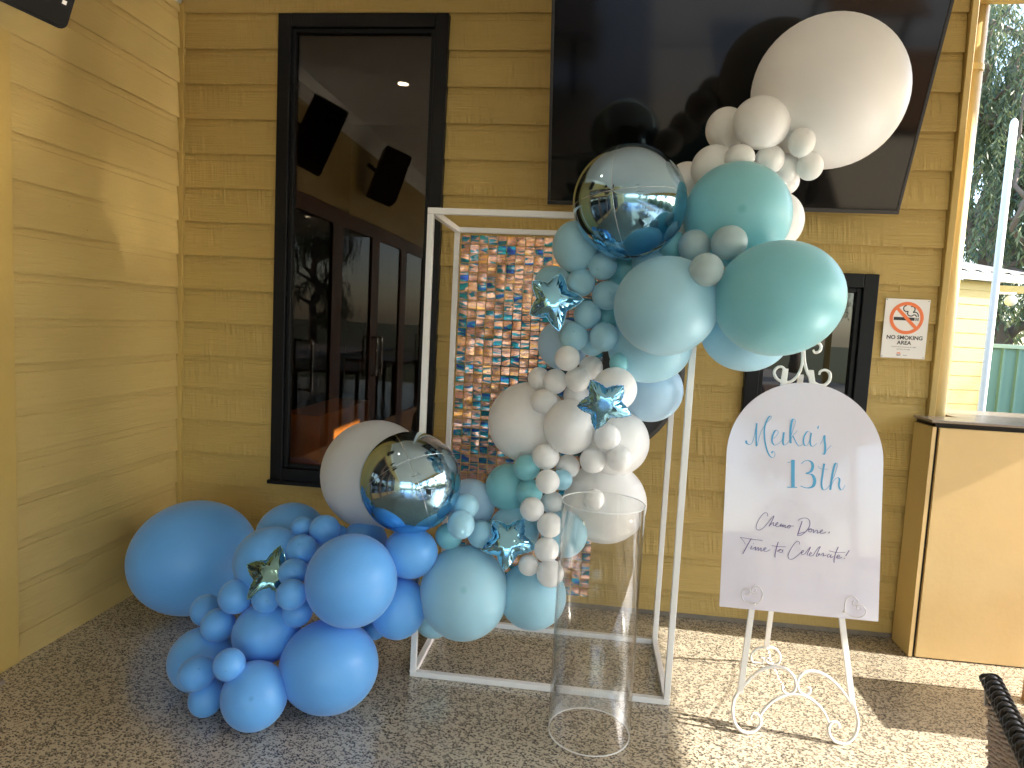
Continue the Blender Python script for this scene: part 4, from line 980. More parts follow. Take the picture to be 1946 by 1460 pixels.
# ------------------------------------------------------------------ windows
def window(name, label, box, glass, mull=None):
    x0, x1, z0, z1 = box
    w = thing(name, label, 'window', ((x0 + x1) / 2, 0, z0))
    fr = MB()
    f = 0.072
    parts = [((x0, z0), (x0 + f, z1)), ((x1 - f, z0), (x1, z1)), ((x0 + f, z1 - f), (x1 - f, z1)), ((x0 + f, z0), (x1 - f, z0 + f))]
    for k, ((a, b), (c, e)) in enumerate(parts):
        MB().box((a + 0.0006, -0.055, b + 0.0006), (c - 0.0006, 0.003, e - 0.0006)).build(['jamb', 'jamb', 'head', 'sill'][k], M['black_frame'], w, bevel=0.004)
    g = 0.024
    a0, a1, b0, b1 = x0 + f, x1 - f, z0 + f, z1 - f
    pane = MB().box((a0 + g, -0.014, b0 + g), (a1 - g, -0.008, b1 - g)).build('pane', M[glass], w)
    for k, ((a, b), (c, e)) in enumerate([((a0, b0), (a0 + g, b1)), ((a1 - g, b0), (a1, b1)), ((a0 + g, b1 - g), (a1 - g, b1)), ((a0 + g, b0), (a1 - g, b0 + g))]):
        under(pane, MB().box((a + 0.0006, -0.036, b + 0.0006), (c - 0.0006, 0.002, e - 0.0006)).build('glazing_bead', M['black_frame'], w, bevel=0.003))
    MB().box((x0 - 0.012, -0.066, z0 - 0.022), (x1 + 0.012, -0.0265, z0)).build('drip_sill', M['black_frame'], w, bevel=0.003)
    if mull:
        MB().box((mull - 0.016, -0.034, b0 + g), (mull + 0.016, -0.0145, b1 - g)).build('mullion', M['black_frame'], w)
    return w


window('tall_window', 'tall black-framed window mirroring the doors, left of the white frame', WIN1, 'glass_tint')
window('small_window', 'smaller black-framed window behind the easel sign', WIN2, 'glass_dark')

dsk = thing('round_disc', 'black glossy round disc on the wall, mostly hidden by the balloons', 'disc', (2.38, -0.03, 0.84))
m_ = MB()
m_.lathe([(0.0, 0.0), (0.455, 0.0), (0.485, 0.006), (0.49, 0.018), (0.47, 0.028), (0.445, 0.030), (0.0, 0.030)], (0, 0, 0), 64)
m_.v = [(2.38 + x, -0.028 - z, 1.33 + y) for x, y, z in m_.v]
m_.build('disc_plate', M['bezel'], dsk, smooth=False)

# ------------------------------------------------------------------ right hand end: trim, downpipe, lintel, bar counter
tr = thing('corner_trim', 'yellow vertical trim board at the right end of the window wall', 'trim', (4.1, -0.02, 0))
MB().box((4.086, -0.044, 0.0), (4.118, 0.10, 3.204)).build('trim_board', M['trim'], tr, bevel=0.003)
dp = thing('downpipe', 'round yellow downpipe at the end of the wall, bright on its sunny side', 'downpipe', (4.165, 0.06, 1.2))
m_ = MB().tube([(4.166, 0.055, 0.0), (4.166, 0.055, 3.204)], 0.044, 24)
m_.build('pipe', M['pipe'], dp, smooth=True)
for z in (0.9, 2.9):
    MB().tube([(4.166, 0.055, z), (4.166, 0.055, z + 0.03)], 0.0475, 24).build('clip', M['pipe'], dp, smooth=False)
lt = thing('lintel', 'yellow lintel over the open bay at the top right corner', 'beam', (5.6, 0, 3.2))
MB().box((4.0855, -0.033, 3.205), (7.099, 0.02, 3.379)).build('lintel_beam', M['trim'], lt, bevel=0.004)
bp_ = thing('bay_post', 'yellow post at the outer end of the open bay', 'post', (7.15, 0.1, 0))
MB().box((7.10, -0.10, 0.0), (7.199, 0.02, 3.204)).build('shaft', M['trim'], bp_, bevel=0.004)

bar = thing('bar_counter', 'tan panelled bar counter with a slim top in the open bay at the right', 'counter', (5.5, -0.05, 0))
CX0, CY0, CZ = 4.026, -0.225, 1.176
MB().box((CX0, CY0 + 0.002, 0.004), (CX0 + 0.018, -0.036, CZ - 0.022)).build('side_panel', M['bar_side'], bar, bevel=0.002)
MB().box((CX0 + 0.0185, CY0 + 0.016, 0.002), (6.95, 0.38, CZ - 0.001)).build('carcass', M['gap'], bar)
for k in range(3):
    a = CX0 + 0.033 + k * 0.97
    MB().box((a, CY0, 0.006), (a + 0.955, CY0 + 0.015, CZ - 0.024)).build('front_panel', M['bar_front'], bar, bevel=0.002)
MB().box((CX0, CY0 + 0.0005, 0.004), (CX0 + 0.0175, CY0 + 0.0018, CZ - 0.022)).build('edge_strip', M['bar_front'], bar)
MB().box((CX0 - 0.012, CY0 - 0.012, CZ), (6.97, -0.045, CZ + 0.013)).build('top', M['bar_top'], bar, bevel=0.003)
MB().box((4.225, -0.0445, CZ), (6.97, 0.40, CZ + 0.013)).build('top_rear', M['bar_top'], bar)

# ------------------------------------------------------------------ television
tvt = thing('television', 'huge black wall television tilted forward above the garland', 'television', (2.94, -0.2, 2.15))
TW, TH, TD = 1.664, 0.955, 0.045
Tm = Matrix.Translation((2.944, -0.205, 2.152)) @ Matrix.Rotation(R(-0.6), 4, 'Z') @ Matrix.Rotation(R(22.5), 4, 'X')


def tv_part(name, lo, hi, mat, bevel=0.0):
    b = MB().box(lo, hi)
    b.v = [tuple(Tm @ Vector(p)) for p in b.v]
    return b.build(name, mat, tvt, bevel=bevel)


bz = 0.014
tv_part('back_shell', (-TW / 2 + 0.001, 0.002, 0.001), (TW / 2 - 0.001, TD, TH - 0.001), M['plastic'], 0.006)
tv_part('bezel', (-TW / 2, -0.006, 0), (TW / 2, 0.0015, bz + 0.006), M['bezel'], 0.002)
tv_part('bezel', (-TW / 2, -0.006, TH - bz), (TW / 2, 0.0015, TH), M['bezel'], 0.002)
tv_part('bezel', (-TW / 2, -0.0058, bz + 0.0065), (-TW / 2 + bz, 0.0015, TH - bz - 0.0005), M['bezel'], 0.002)
tv_part('bezel', (TW / 2 - bz, -0.0058, bz + 0.0065), (TW / 2, 0.0015, TH - bz - 0.0005), M['bezel'], 0.002)
tv_part('screen', (-TW / 2 + bz, -0.002, bz + 0.006), (TW / 2 - bz, 0.001, TH - bz), M['screen'])
MB().box((2.75, -0.26, 2.45), (3.13, -0.026, 2.65)).build('wall_bracket', M['plastic'], tvt)

# ------------------------------------------------------------------ loudspeakers on the left wall
def speaker(label, Mx, logo):
    s = thing('loudspeaker', label, 'loudspeaker', tuple(Mx.translation), 'loudspeakers on the left wall')
    def part(mb, name, mat, smooth=False, bevel=0.0):
        mb.v = [tuple(Mx @ Vector(p)) for p in mb.v]
        return mb.build(name, mat, s, smooth, bevel)
    w, h, dpt = 0.30, 0.50, 0.26
    def rr(w_, h_, r, n=6):
        out = []
        for cx, cz, a0 in ((w_ / 2 - r, r, -90), (w_ / 2 - r, h_ - r, 0), (-w_ / 2 + r, h_ - r, 90), (-w_ / 2 + r, r, 180)):
            for k in range(n + 1):
                a = R(a0 + 90 * k / n)
                out.append((cx + r * math.cos(a), cz + r * math.sin(a)))
        return out
    part(MB().prism(rr(w, h, 0.030), 1, 0.006, dpt), 'cabinet', M['plastic'], bevel=0.003)
    gr = part(MB().prism([(x, z + 0.010) for x, z in rr(w - 0.020, h - 0.020, 0.024)], 1, -0.004, 0.0055), 'grille', M['grille'], bevel=0.002)
    under(gr, part(MB().box((0.025, -0.0065, 0.075), (0.065, -0.0045, 0.100)), 'badge', M['bezel']))
    if logo:
        for k in range(4):
            under(gr, part(MB().box((0.029 + k * 0.008, -0.0075, 0.0855), (0.0355 + k * 0.008, -0.0067, 0.0915)), 'badge_mark', M['paper_white']))
        under(gr, part(MB().box((0.108, -0.0065, 0.088), (0.122, -0.0045, 0.102)), 'sticker', M['paper_white']))
    part(MB().tube([(0, dpt, 0.25), (0, dpt + 0.10, 0.28)], 0.02, 10), 'bracket_arm', M['plastic'])
    return s


def spk_matrix(loc, yaw, tilt, roll=0.0):
    return Matrix.Translation(loc) @ Matrix.Rotation(R(yaw), 4, 'Z') @ Matrix.Rotation(R(tilt), 4, 'X') @ Matrix.Rotation(R(roll), 4, 'Y')


speaker('black loudspeaker with rounded corners cut off by the top left edge', spk_matrix((0.27, -1.35, 2.575), 62, 22, 7), True)
speaker('black loudspeaker on the left wall, seen only as a reflection', spk_matrix((0.30, -3.1, 2.66), 62, 18), False)

# ------------------------------------------------------------------ ceiling fittings and furniture behind the viewpoint (seen in the mirror balls)
for k, (x, y) in enumerate(((0.78, -1.72), (3.2, -5.0), (3.2, -9.0))):
    dl = thing('downlight', ['lit ceiling downlight reflected in the tall window', 'lit ceiling downlight nearer the fans', 'lit ceiling downlight far along the verandah'][k], 'downlight', (x, y, 3.37), 'ceiling downlights')
    MB().lathe([(0.055, 0.0), (0.055, -0.008), (0.042, -0.006), (0.042, 0.0)], (x, y, 3.379), 28).build('rim', M['white_cornice'], dl, smooth=True)
    MB().lathe([(0.0, 0.0), (0.041, 0.0), (0.041, -0.003), (0.0, -0.003)], (x, y, 3.3785), 24).build('lamp_disc', M['lamp'], dl)


def copy_tree(o, parent=None):
    c = o.copy()
    COL.objects.link(c)
    if parent is not None:
        c.parent = parent
        c.matrix_parent_inverse = o.matrix_parent_inverse.copy()
    for ch in list(o.children):
        copy_tree(ch, c)
    return c


fan = thing('ceiling_fan', 'dark ceiling fan reflected in the mirror balls, nearer one', 'ceiling fan', (0, 0, 0), 'ceiling fans')
MB().tube([(0, 0, 0.379), (0, 0, 0.05)], 0.012, 10).build('rod', M['plastic'], fan)
MB().lathe([(0.0, 0.06), (0.07, 0.05), (0.09, 0.0), (0.06, -0.05), (0.0, -0.06)], (0, 0, 0), 24).build('motor', M['plastic'], fan, smooth=True)
for k in range(3):
    a = R(120 * k + 20)
    bl = MB().box((0.08, -0.06, -0.006), (0.62, 0.06, 0.006))
    bl.v = [tuple(Matrix.Rotation(a, 3, 'Z') @ Matrix.Rotation(R(12), 3, 'X') @ Vector(p)) for p in bl.v]
    bl.build('blade', M['plastic'], fan)
fan.location = (3.4, -4.6, 3.0)
f2 = copy_tree(fan)
f2.location = (3.6, -8.2, 3.0)
f2['label'] = 'dark ceiling fan reflected in the mirror balls, farther one'

tb = thing('outdoor_table', 'long brown timber table behind the viewpoint, nearest on the garden side', 'table', (0, 0, 0), 'outdoor tables on the verandah')
MB().box((-0.55, -0.9, 0.71), (0.55, 0.9, 0.75)).build('table_top', M['table'], tb, bevel=0.005)
for sx in (-1, 1):
    for sy in (-1, 1):
        MB().box((sx * 0.34 - 0.03, sy * 0.8 - 0.03, 0.0), (sx * 0.34 + 0.03, sy * 0.8 + 0.03, 0.709)).build('leg', M['plastic'], tb)
tb.location = (5.35, -4.3, 0)
for x, y, l in ((5.35, -7.0, 'farthest on the garden side'), (1.5, -6.4, 'nearest on the door side'),
                (1.5, -9.0, 'farthest on the door side')):
    t = copy_tree(tb)
    t.location = (x, y, 0)
    t['label'] = f'long brown timber table behind the viewpoint, {l}'

# pale table the wicker chair is drawn up to (mirrored low in the television screen)
pt = thing('pale_table', 'pale square table drawn up to the wicker chair, seen only in reflections', 'table', (4.68, -2.92, 0))
MB().box((4.26, -3.55, 0.725), (5.10, -2.28, 0.75)).build('table_top', M['pale_top'], pt, bevel=0.006)
MB().box((4.36, -3.45, 0.66), (5.00, -2.38, 0.7245)).build('apron', M['plastic'], pt)
for x in (4.37, 4.99):
    for y in (-3.44, -2.39):
        MB().box((x - 0.025, y - 0.025, 0.0), (x + 0.025, y + 0.025, 0.6595)).build('leg', M['plastic'], pt)

# low stool at the right edge
st = thing('low_stool', 'low timber stool beyond the right edge, its shadow on the floor', 'stool', (4.65, -0.72, 0))
for k in range(4):
    a = -0.93 + k * 0.102
    MB().box((4.36, a, 0.425), (4.98, a + 0.1014, 0.45)).build('slat', M['wood'], st, bevel=0.003)
for x in (4.385, 4.93):
    for y in (-0.90, -0.56):
        MB().box((x - 0.022, y - 0.022, 0.0), (x + 0.022, y + 0.022, 0.4245)).build('leg', M['wood'], st, bevel=0.002)

# ------------------------------------------------------------------ white frame with the shimmer panel
FX0, FX1, FY0, FY1, FH, FT = 1.680, 2.788, -0.916, -0.349, 2.0, 0.025
frm = thing('display_frame', 'white square-tube display frame holding the shimmer tiles behind the garland', 'frame', ((FX0 + FX1) / 2, (FY0 + FY1) / 2, 0))
for y0 in (FY0, FY1 - FT):
    for x0 in (FX0, FX1 - FT):
        MB().box((x0, y0, FT + 0.0005), (x0 + FT, y0 + FT, FH - FT - 0.0005)).build('post', M['white_metal'], frm, bevel=0.0018)
for y0 in (FY0, FY1 - FT):
    MB().box((FX0, y0, 0.001), (FX1, y0 + FT, FT)).build('bottom_rail', M['white_metal'], frm, bevel=0.0018)
    MB().box((FX0, y0, FH - FT), (FX1, y0 + FT, FH)).build('top_rail', M['white_metal'], frm, bevel=0.0018)
for x0 in (FX0, FX1 - FT):
    MB().box((x0, FY0 + FT + 0.0005, 0.001), (x0 + FT, FY1 - FT - 0.0005, FT)).build('bottom_side_rail', M['white_metal'], frm, bevel=0.0018)
    MB().box((x0, FY0 + FT + 0.0005, FH - FT), (x0 + FT, FY1 - FT - 0.0005, FH)).build('top_side_rail', M['white_metal'], frm, bevel=0.0018)
wb = MB()
for x in (FX0 + 0.012, FX1 - 0.012):                                   # rough weld beads at the base corners
    for k in range(5):
        wb.lathe([(0.0045, -0.003), (0.005, 0.0), (0.003, 0.003), (0.0, 0.0035)], (x - 0.010 + 0.005 * k, FY0 + 0.0005, FT + 0.0005), 7)
wb.build('weld_beads', M['white_metal'], frm, kind='stuff')

pan = thing('shimmer_panel', 'panel of iridescent pink and teal shimmer tiles hung in the frame', 'panel', (2.07, -0.36, 0.2))
NC, NR_, TP, TX0, TZ1 = 16, 39, 0.0448, 1.718, 1.962
TYP = FY1 - FT - 0.012
MB().box((TX0 - 0.002, TYP + 0.006, TZ1 - NR_ * TP - 0.002), (TX0 + NC * TP + 0.002, TYP + 0.0085, TZ1 + 0.004)).build('clear_backing', M['tile_back'], pan)
HS = 0.0202
tile_meshes = []
rt = random.Random(11)
for q in range(5):
    vs, fs = [], []
    n = 5
    bx, by_, ph = rt.uniform(-1, 1), rt.uniform(-1, 1), rt.uniform(0, 6)
    for j in range(n):
        for i in range(n):
            u, v = i / (n - 1) * 2 - 1, j / (n - 1) * 2 - 1
            vs.append((u * HS, -0.0022 * (bx * u * u + by_ * v * v) - 0.0010 * math.sin(3 * v + ph), v * HS - HS * 0.72))
    for j in range(n - 1):
        for i in range(n - 1):
            fs.append((j * n + i, j * n + i + 1, (j + 1) * n + i + 1, (j + 1) * n + i))
    me = bpy.data.meshes.new('tile')
    me.from_pydata(vs, [], fs)
    me.polygons.foreach_set('use_smooth', [True] * len(fs))
    me.materials.append(M['tile'])
    tile_meshes.append(me)
pin = MB().lathe([(0.0013, 0.0), (0.0013, 0.003), (0.0, 0.0035)], (0, 0, 0), 6)
pin.v = [(x, -z, y) for x, y, z in pin.v]
rest = MB()
pins = MB()
count = 0
for r_ in range(NR_):
    for c_ in range(NC):
        x, z = TX0 + (c_ + 0.5) * TP, TZ1 - (r_ + 0.16) * TP
        shown = TILES_SHOWN[r_][c_] == '1' and (c_ < 11 or r_ > 32)
        me = rt.choice(tile_meshes)
        rot = Euler((rt.gauss(0.02, 0.05), rt.gauss(0, 0.012), rt.gauss(0, 0.07)))
        if shown and count < 300:
            o = bpy.data.objects.new('tile', me)
            COL.objects.link(o)
            o.parent = pan
            o.matrix_parent_inverse = Matrix.Translation(-pan.location)
            o.location = (x, TYP, z)
            o.rotation_euler = rot
            count += 1
        else:
            mt = Matrix.Translation((x, TYP, z)) @ rot.to_matrix().to_4x4()
            rest.add([mt @ v.co for v in me.vertices], [tuple(p.vertices) for p in me.polygons])
        pins.add([(x + px, TYP - 0.002 + py, z + pz - 0.003) for px, py, pz in pin.v], pin.f)
rest.build('hidden_tiles', M['tile'], pan, kind='stuff')
pins.build('tile_pins', M['ink_grey'], pan, kind='stuff')

# ------------------------------------------------------------------ balloons
BM = {'sky': 'sky_blue'}


def balloon_mesh():
    seg, rings = 56, 30
    prof = []
    for i in range(1, rings):
        th = math.pi * i / rings
        r, z = math.sin(th), math.cos(th)
        if z < 0:
            z = z * (1.0 + 0.16 * (-z) ** 2)
            r = r * (1.0 - 0.05 * (1 - r))
        if r > 0.055 or z > 0:
            prof.append((r, z))
    prof += [(0.05, -1.165), (0.042, -1.19), (0.05, -1.205), (0.062, -1.215), (0.05, -1.23), (0.035, -1.235), (0.055, -1.26), (0.07, -1.275), (0.03, -1.27)]
    m_ = MB().lathe(prof, (0, 0, 0), seg)
    top = len(m_.v)
    m_.v.append((0, 0, 1.0))
    m_.f += [(top, (k + 1) % seg, k) for k in range(seg)]
    me = m_.mesh('balloon', True)
    me.materials.append(M['white'])
    return me


BAL = balloon_mesh()
rb = random.Random(21)


def frame_to(axis, roll):
    """rotation whose local Z points along axis, local Y as near as possible to world up, then rolled"""
    zax = Vector(axis).normalized()
    yax = Vector((0, 0, 1)) - zax * zax.z
    yax.normalize()
    xax = yax.cross(zax)
    m3 = Matrix((xax, yax, zax)).transposed()
    return m3 @ Matrix.Rotation(R(roll), 3, 'Z')


orb_me = None
for label, colour, c, rx, ry, ax, roll in BALLOONS:
    big = rx > 0.10
    if colour == 'mirror':
        o = thing('mirror_balloon', label, 'foil balloon', c, 'mirror ball balloons')
        seg = 72
        m_ = MB()
        prof = [(max(1e-4, math.sin(math.pi * i / 48)), math.cos(math.pi * i / 48)) for i in range(49)]
        m_.lathe(prof, (0, 0, 0), seg)
        # four gores: a faint dip along every seam
        for i, p in enumerate(m_.v):
            v = Vector(p)
            a = math.atan2(v.y, v.x)
            w = abs(((a / (math.pi / 2) + 0.5) % 1.0) - 0.5) * (math.pi / 2) * math.hypot(v.x, v.y)
            m_.v[i] = tuple(v * (1.0 - 0.006 * math.exp(-(w / 0.045) ** 2)))
        body = m_.build('foil_skin', M['mirror'], o, smooth=True)
        body.matrix_parent_inverse = Matrix()
        sm = []
        for q in range(4):
            a = q * math.pi / 2
            s_ = MB().tube([(math.sin(t) * math.cos(a) * 0.997, math.sin(t) * math.sin(a) * 0.997, math.cos(t) * 0.997) for t in [math.pi * k / 40 for k in range(41)]], 0.0050, 6).build('seam', M['seam'], o, smooth=True)
            under(body, s_)
        lower = c[2] < 1.4
        av = Vector(ax)
        side = Vector((0, 0, 1)).cross(av).normalized()
        o.rotation_euler = frame_to(av * 0.88 + side * (-0.05 if lower else -0.26) + Vector((0, 0, 0.45 if lower else 0.18)), 25 if lower else 8).to_euler()
        nb_ = MB().lathe([(0.020, 0.985), (0.012, 1.004), (0.016, 1.012), (0.010, 1.022), (0.0, 1.024)], (0, 0, 0), 12).build('inflation_tail', M['seam'], o, smooth=True)
        under(body, nb_)
        o.scale = (rx, rx, ry)
        continue
    tilt = 0.22 if big else 0.42
    ax2 = Vector(ax) + Vector((rb.uniform(-tilt, tilt), rb.uniform(-0.1, 0.1), rb.uniform(-tilt, tilt)))
    o = bpy.data.objects.new('balloon', BAL)
    COL.objects.link(o)
    o.material_slots[0].link = 'OBJECT'
    o.material_slots[0].material = M[BM.get(colour, colour)]
    o.location = c
    o.rotation_euler = frame_to(ax2, roll).to_euler()
    o.scale = (rx, ry, (rx + ry) / 2 * 1.0)
    grp = {'sky': 'sky blue balloons', 'white': 'white balloons', 'shaded_white': 'white balloons'}.get(colour, 'mint and teal balloons')
    tag(o, label, 'balloon', grp)


# foil stars
def star_mesh(tips, seed, depth):
    rs = random.Random(seed)
    T = [Vector((x, y)) for x, y in tips]
    out = []
    # outline: tip, shoulder, notch, shoulder ... rounded
    ctrl = []
    for i in range(5):
        a, b = T[i], T[(i + 1) % 5]
        notch = (a + b) * 0.5 * 0.74
        ctrl += [(a, 'tip'), (notch, 'notch')]
    K = len(ctrl)
    for i in range(K):
        p, kind = ctrl[i]
        q, _ = ctrl[(i + 1) % K]
        for s in range(9):
            t = s / 9
            w = p.lerp(q, t)
            nrm = Vector((-(q - p).y, (q - p).x)).normalized()
            w = w + nrm * -0.0 + w.normalized() * 0.006 * math.sin(math.pi * t) + w.normalized() * 0.0016 * math.sin(t * 25 + rs.random())
            out.append((w, t if kind == 'notch' else 1 - t))
    n = len(out)
    rings = 13
    vs, fs = [], []
    for side in (1, -1):
        base = len(vs)
        for r in range(rings):
            t = r / (rings - 1)
            for k, (w, tipness) in enumerate(out):
                p = w * (1 - t)
                inset = t
                # pillow: rises quickly from the rim, plateau in the middle; puckers along the rim
                hgt = depth * math.sin(0.5 * math.pi * min(1.0, inset / 0.62)) ** 0.85
                hgt *= 1.0 - 0.50 * (tipness ** 1.3) * max(0.0, 1 - inset / 0.7) ** 0.8
                puck = 0.0030 * math.sin(k * 1.9 + seed) * math.exp(-((inset - 0.16) / 0.13) ** 2)
                vs.append((p.x, p.y, side * (hgt + (puck if 0 < r else 0))))
        for r in range(rings - 1):
            for k in range(n):
                l = (k + 1) % n
                f = (base + r * n + k, base + r * n + l, base + (r + 1) * n + l, base + (r + 1) * n + k)
                fs.append(f if side > 0 else f[::-1])
    m_ = MB().add(vs, fs)
    rim = MB()
    pr = [(w * 1.03) for w, _ in out]
    a_ = [(w.x, w.y, 0.0006) for w, _ in out] + [(w.x, w.y, 0.0006) for w in pr] + [(w.x, w.y, -0.0006) for w in pr] + [(w.x, w.y, -0.0006) for w, _ in out]
    fr_ = []
    for k in range(n):
        l = (k + 1) % n
        for q in range(3):
            fr_.append((q * n + k, q * n + l, (q + 1) * n + l, (q + 1) * n + k))
    rim.add(a_, fr_)
    return m_, rim


for i, (label, c, ax, tips) in enumerate(STARS):
    s = thing('star_balloon', label, 'foil balloon', c, 'foil star balloons')
    m_, rim = star_mesh(tips, i + 2, 0.036)
    mt = M['star_dark'] if 'dark' in label else M['star']
    b1 = m_.build('foil_skin', mt, s, smooth=True)
    b2 = rim.build('rim', mt, s)
    b1.matrix_parent_inverse = Matrix()
    under(b1, b2)
    s.rotation_euler = frame_to(Vector(ax) + Vector((0.0, 0, -0.25 if i == 2 else 0.12)), 0).to_euler()

# ------------------------------------------------------------------ clear cylinder
cyl = thing('clear_cylinder', 'tall clear acrylic cylinder plinth standing open in front of the frame', 'cylinder', (2.455, -1.160, 0))
CR, CH = 0.156, 0.900
MB().lathe([(CR, 0.003), (CR, CH), (CR - 0.004, CH), (CR - 0.004, 0.003), (CR, 0.003)], (2.455, -1.160, 0), 96).build('wall', M['acrylic'], cyl, smooth=False)
for p_ in cyl.children[0].data.polygons:
    p_.use_smooth = abs(p_.normal.z) < 0.5
for z, nme in ((CH, 'top_rim'), (0.001, 'bottom_rim')):
    MB().lathe([(CR + 0.0004, z + 0.0002), (CR + 0.0004, z + 0.0022), (CR - 0.0044, z + 0.0022), (CR - 0.0044, z + 0.0002), (CR + 0.0004, z + 0.0002)], (2.455, -1.160, 0), 96).build(nme, M['acrylic_edge'], cyl)

# ------------------------------------------------------------------ easel and welcome board
KL = 0.16
NL = math.sqrt(1 + KL * KL)


def on_easel(s, h, off=0.0):
    """point on the leaning plane: across, up along the plane, off towards the viewer"""
    z = h / NL
    return Vector((3.235 + s, -1.055 + KL * z - off, z))


es = thing('easel', 'white wrought-iron scroll easel holding the arched welcome board', 'easel', (3.25, -0.8, 0))
(l0, l1), (r0, r1) = EASEL['leg']


def bar_leg(a, b, top_h, name='leg'):
    d = ((b[0] - a[0]) / (b[1] - a[1]))
    top = (a[0] + d * (top_h - a[1]), top_h)
    w, t = 0.011, 0.006
    m_ = MB()
    vs = []
    for (s, h) in (b, top):
        for ds, do in ((-w, -t), (w, -t), (w, t), (-w, t)):
            vs.append(on_easel(s + ds, h, do))
    m_.add(vs, [(0, 1, 2, 3), (7, 6, 5, 4), (0, 4, 5, 1), (1, 5, 6, 2), (2, 6, 7, 3), (3, 7, 4, 0)])
    return m_.build(name, M['white_iron'], es, bevel=0.001)


bar_leg(l0, l1, 1.44)
bar_leg(r0, r1, 1.44)
for k in ('foot_scroll', 'arch_scroll', 'brace', 'crown_scroll'):
    for path in EASEL[k]:
        p3 = smooth_path([on_easel(s, h) for s, h in path], 6)
        if k == 'foot_scroll':
            low = min(p.z for p in p3)
            p3 = [Vector((p.x, p.y, p.z + (0.0062 - low) * max(0.0, 1 - max(p.z, 0) / 0.25))) for p in p3]
        n = len(p3)
        rad = [0.0060 if i < n * 0.72 else 0.0060 - 0.0022 * (i - n * 0.72) / (n * 0.28) for i in range(n)]
        MB().tube(p3, rad, 10).build(k, M['white_iron'], es, smooth=True)
apex = on_easel(-0.005, 1.44)
m_ = MB()
bt, bb = Vector((3.226, -0.80, 1.40)), Vector((3.282, -0.462, 0.080))
w, t = 0.011, 0.005
m_.add([p + Vector((dx, dy, 0)) for p in (bb, bt) for dx, dy in ((-w, -t), (w, -t), (w, t), (-w, t))],
       [(0, 1, 2, 3), (7, 6, 5, 4), (0, 4, 5, 1), (1, 5, 6, 2), (2, 6, 7, 3), (3, 7, 4, 0)])
m_.build('back_leg', M['white_iron'], es)
for path in EASEL['back_foot']:
    MB().tube(smooth_path([(x, y, max(z, 0.006)) for x, y, z in path], 6), 0.0055, 8).build('back_scroll', M['white_iron'], es, smooth=True)
ch = MB()
ca, cb_ = Vector((3.284, -0.468, 0.09)), on_easel(-0.028, 0.185)
for k in range(26):
    t = (k + 0.5) / 26
    p = ca.lerp(cb_, t) + Vector((0, 0, -0.02 * math.sin(math.pi * t)))
    dirv = (cb_ - ca).normalized()
    sd = Vector((1, 0, 0)) if k % 2 else Vector((0, 0, 1))
    sd = (sd - dirv * sd.dot(dirv)).normalized()
    ch.tube([p + dirv * (0.0095 * math.cos(a)) + sd * (0.0045 * math.sin(a)) for a in [2 * math.pi * q / 8 for q in range(8)]], 0.0011, 5, closed=True)
ch.build('chain', M['wire'], es)
for i, hk in enumerate(EASEL['hook']):
    for path in hk:
        p3 = smooth_path([on_easel(s, h, 0.036) for s, h in path], 6)
        MB().tube(p3, 0.0022, 7).build('heart_hook', M['wire'], es, smooth=True)
    s0, h0 = hk[0][0]
    MB().tube([on_easel(s0, h0, 0.037), on_easel(s0, h0 - 0.002, 0.0)], 0.004, 8).build('hook_arm', M['white_iron'], es)

brd = thing('welcome_board', "white gloss arched board lettered in blue and purple script on the easel", 'sign', tuple(on_easel(0, 0.487, 0.02)))
BW, BH0, BH1 = 0.297, 0.486, 1.092        # half width, bottom, spring of the arch (along the plane)
outl = [(-BW, BH0), (BW, BH0)] + [(BW * math.cos(a), BH1 + BW * math.sin(a)) for a in [math.pi * k / 40 for k in range(41)]]
vs = [on_easel(s, h, 0.023) for s, h in outl] + [on_easel(s, h, 0.018) for s, h in outl]
n = len(outl)
bm_ = MB().add(vs, [tuple(range(n)), tuple(range(2 * n - 1, n - 1, -1))] + [(i, i + n, (i + 1) % n + n, (i + 1) % n) for i in range(n)])
board_panel = bm_.build('panel', M['sign_board'], brd)


def stroke(mb, pts, w0, w1):
    """pen stroke as a raised ribbon: thick on the down strokes, thin on the up strokes"""
    P = smooth_path([Vector((s, h, 0)) for s, h in pts], 8) if len(pts) > 2 else [Vector((*pts[0], 0)).lerp(Vector((*pts[1], 0)), t / 4) for t in range(5)]
    n = len(P)
    L_, R_ = [], []
    for i, p in enumerate(P):
        d = (P[min(i + 1, n - 1)] - P[max(i - 1, 0)])
        d = d.normalized() if d.length > 1e-9 else Vector((0, 1, 0))
        down = max(0.0, -d.y) ** 1.2
        w = (w0 + (w1 - w0) * down) * 0.5
        nn = Vector((-d.y, d.x, 0))
        L_.append(p + nn * w)
        R_.append(p - nn * w)
    # smooth the widths a little at both ends
    off0, off1 = 0.0233, 0.0241
    vs = []
    for a, b in zip(L_, R_):
        vs += [on_easel(a.x, a.y, off1), on_easel(b.x, b.y, off1), on_easel(b.x, b.y, off0), on_easel(a.x, a.y, off0)]
    fs = [(0, 1, 2, 3), (4 * n - 1, 4 * n - 2, 4 * n - 3, 4 * n - 4)]
    for i in range(n - 1):
        for q in range(4):
            r = (q + 1) % 4
            fs.append((i * 4 + q, i * 4 + r, i * 4 + 4 + r, i * 4 + 4 + q))
    mb.add(vs, fs)


for k, nme, mt in (('name', 'name_lettering', 'ink_blue'), ('thirteen', 'number_lettering', 'ink_blue'), ('done', 'upper_script_line', 'ink_purple'), ('celebrate', 'lower_script_line', 'ink_purple')):
    mb = MB()
    for pts, w0, w1 in LETTERING[k]:
        stroke(mb, pts, w0, w1)
    under(board_panel, mb.build(nme, M[mt], brd))

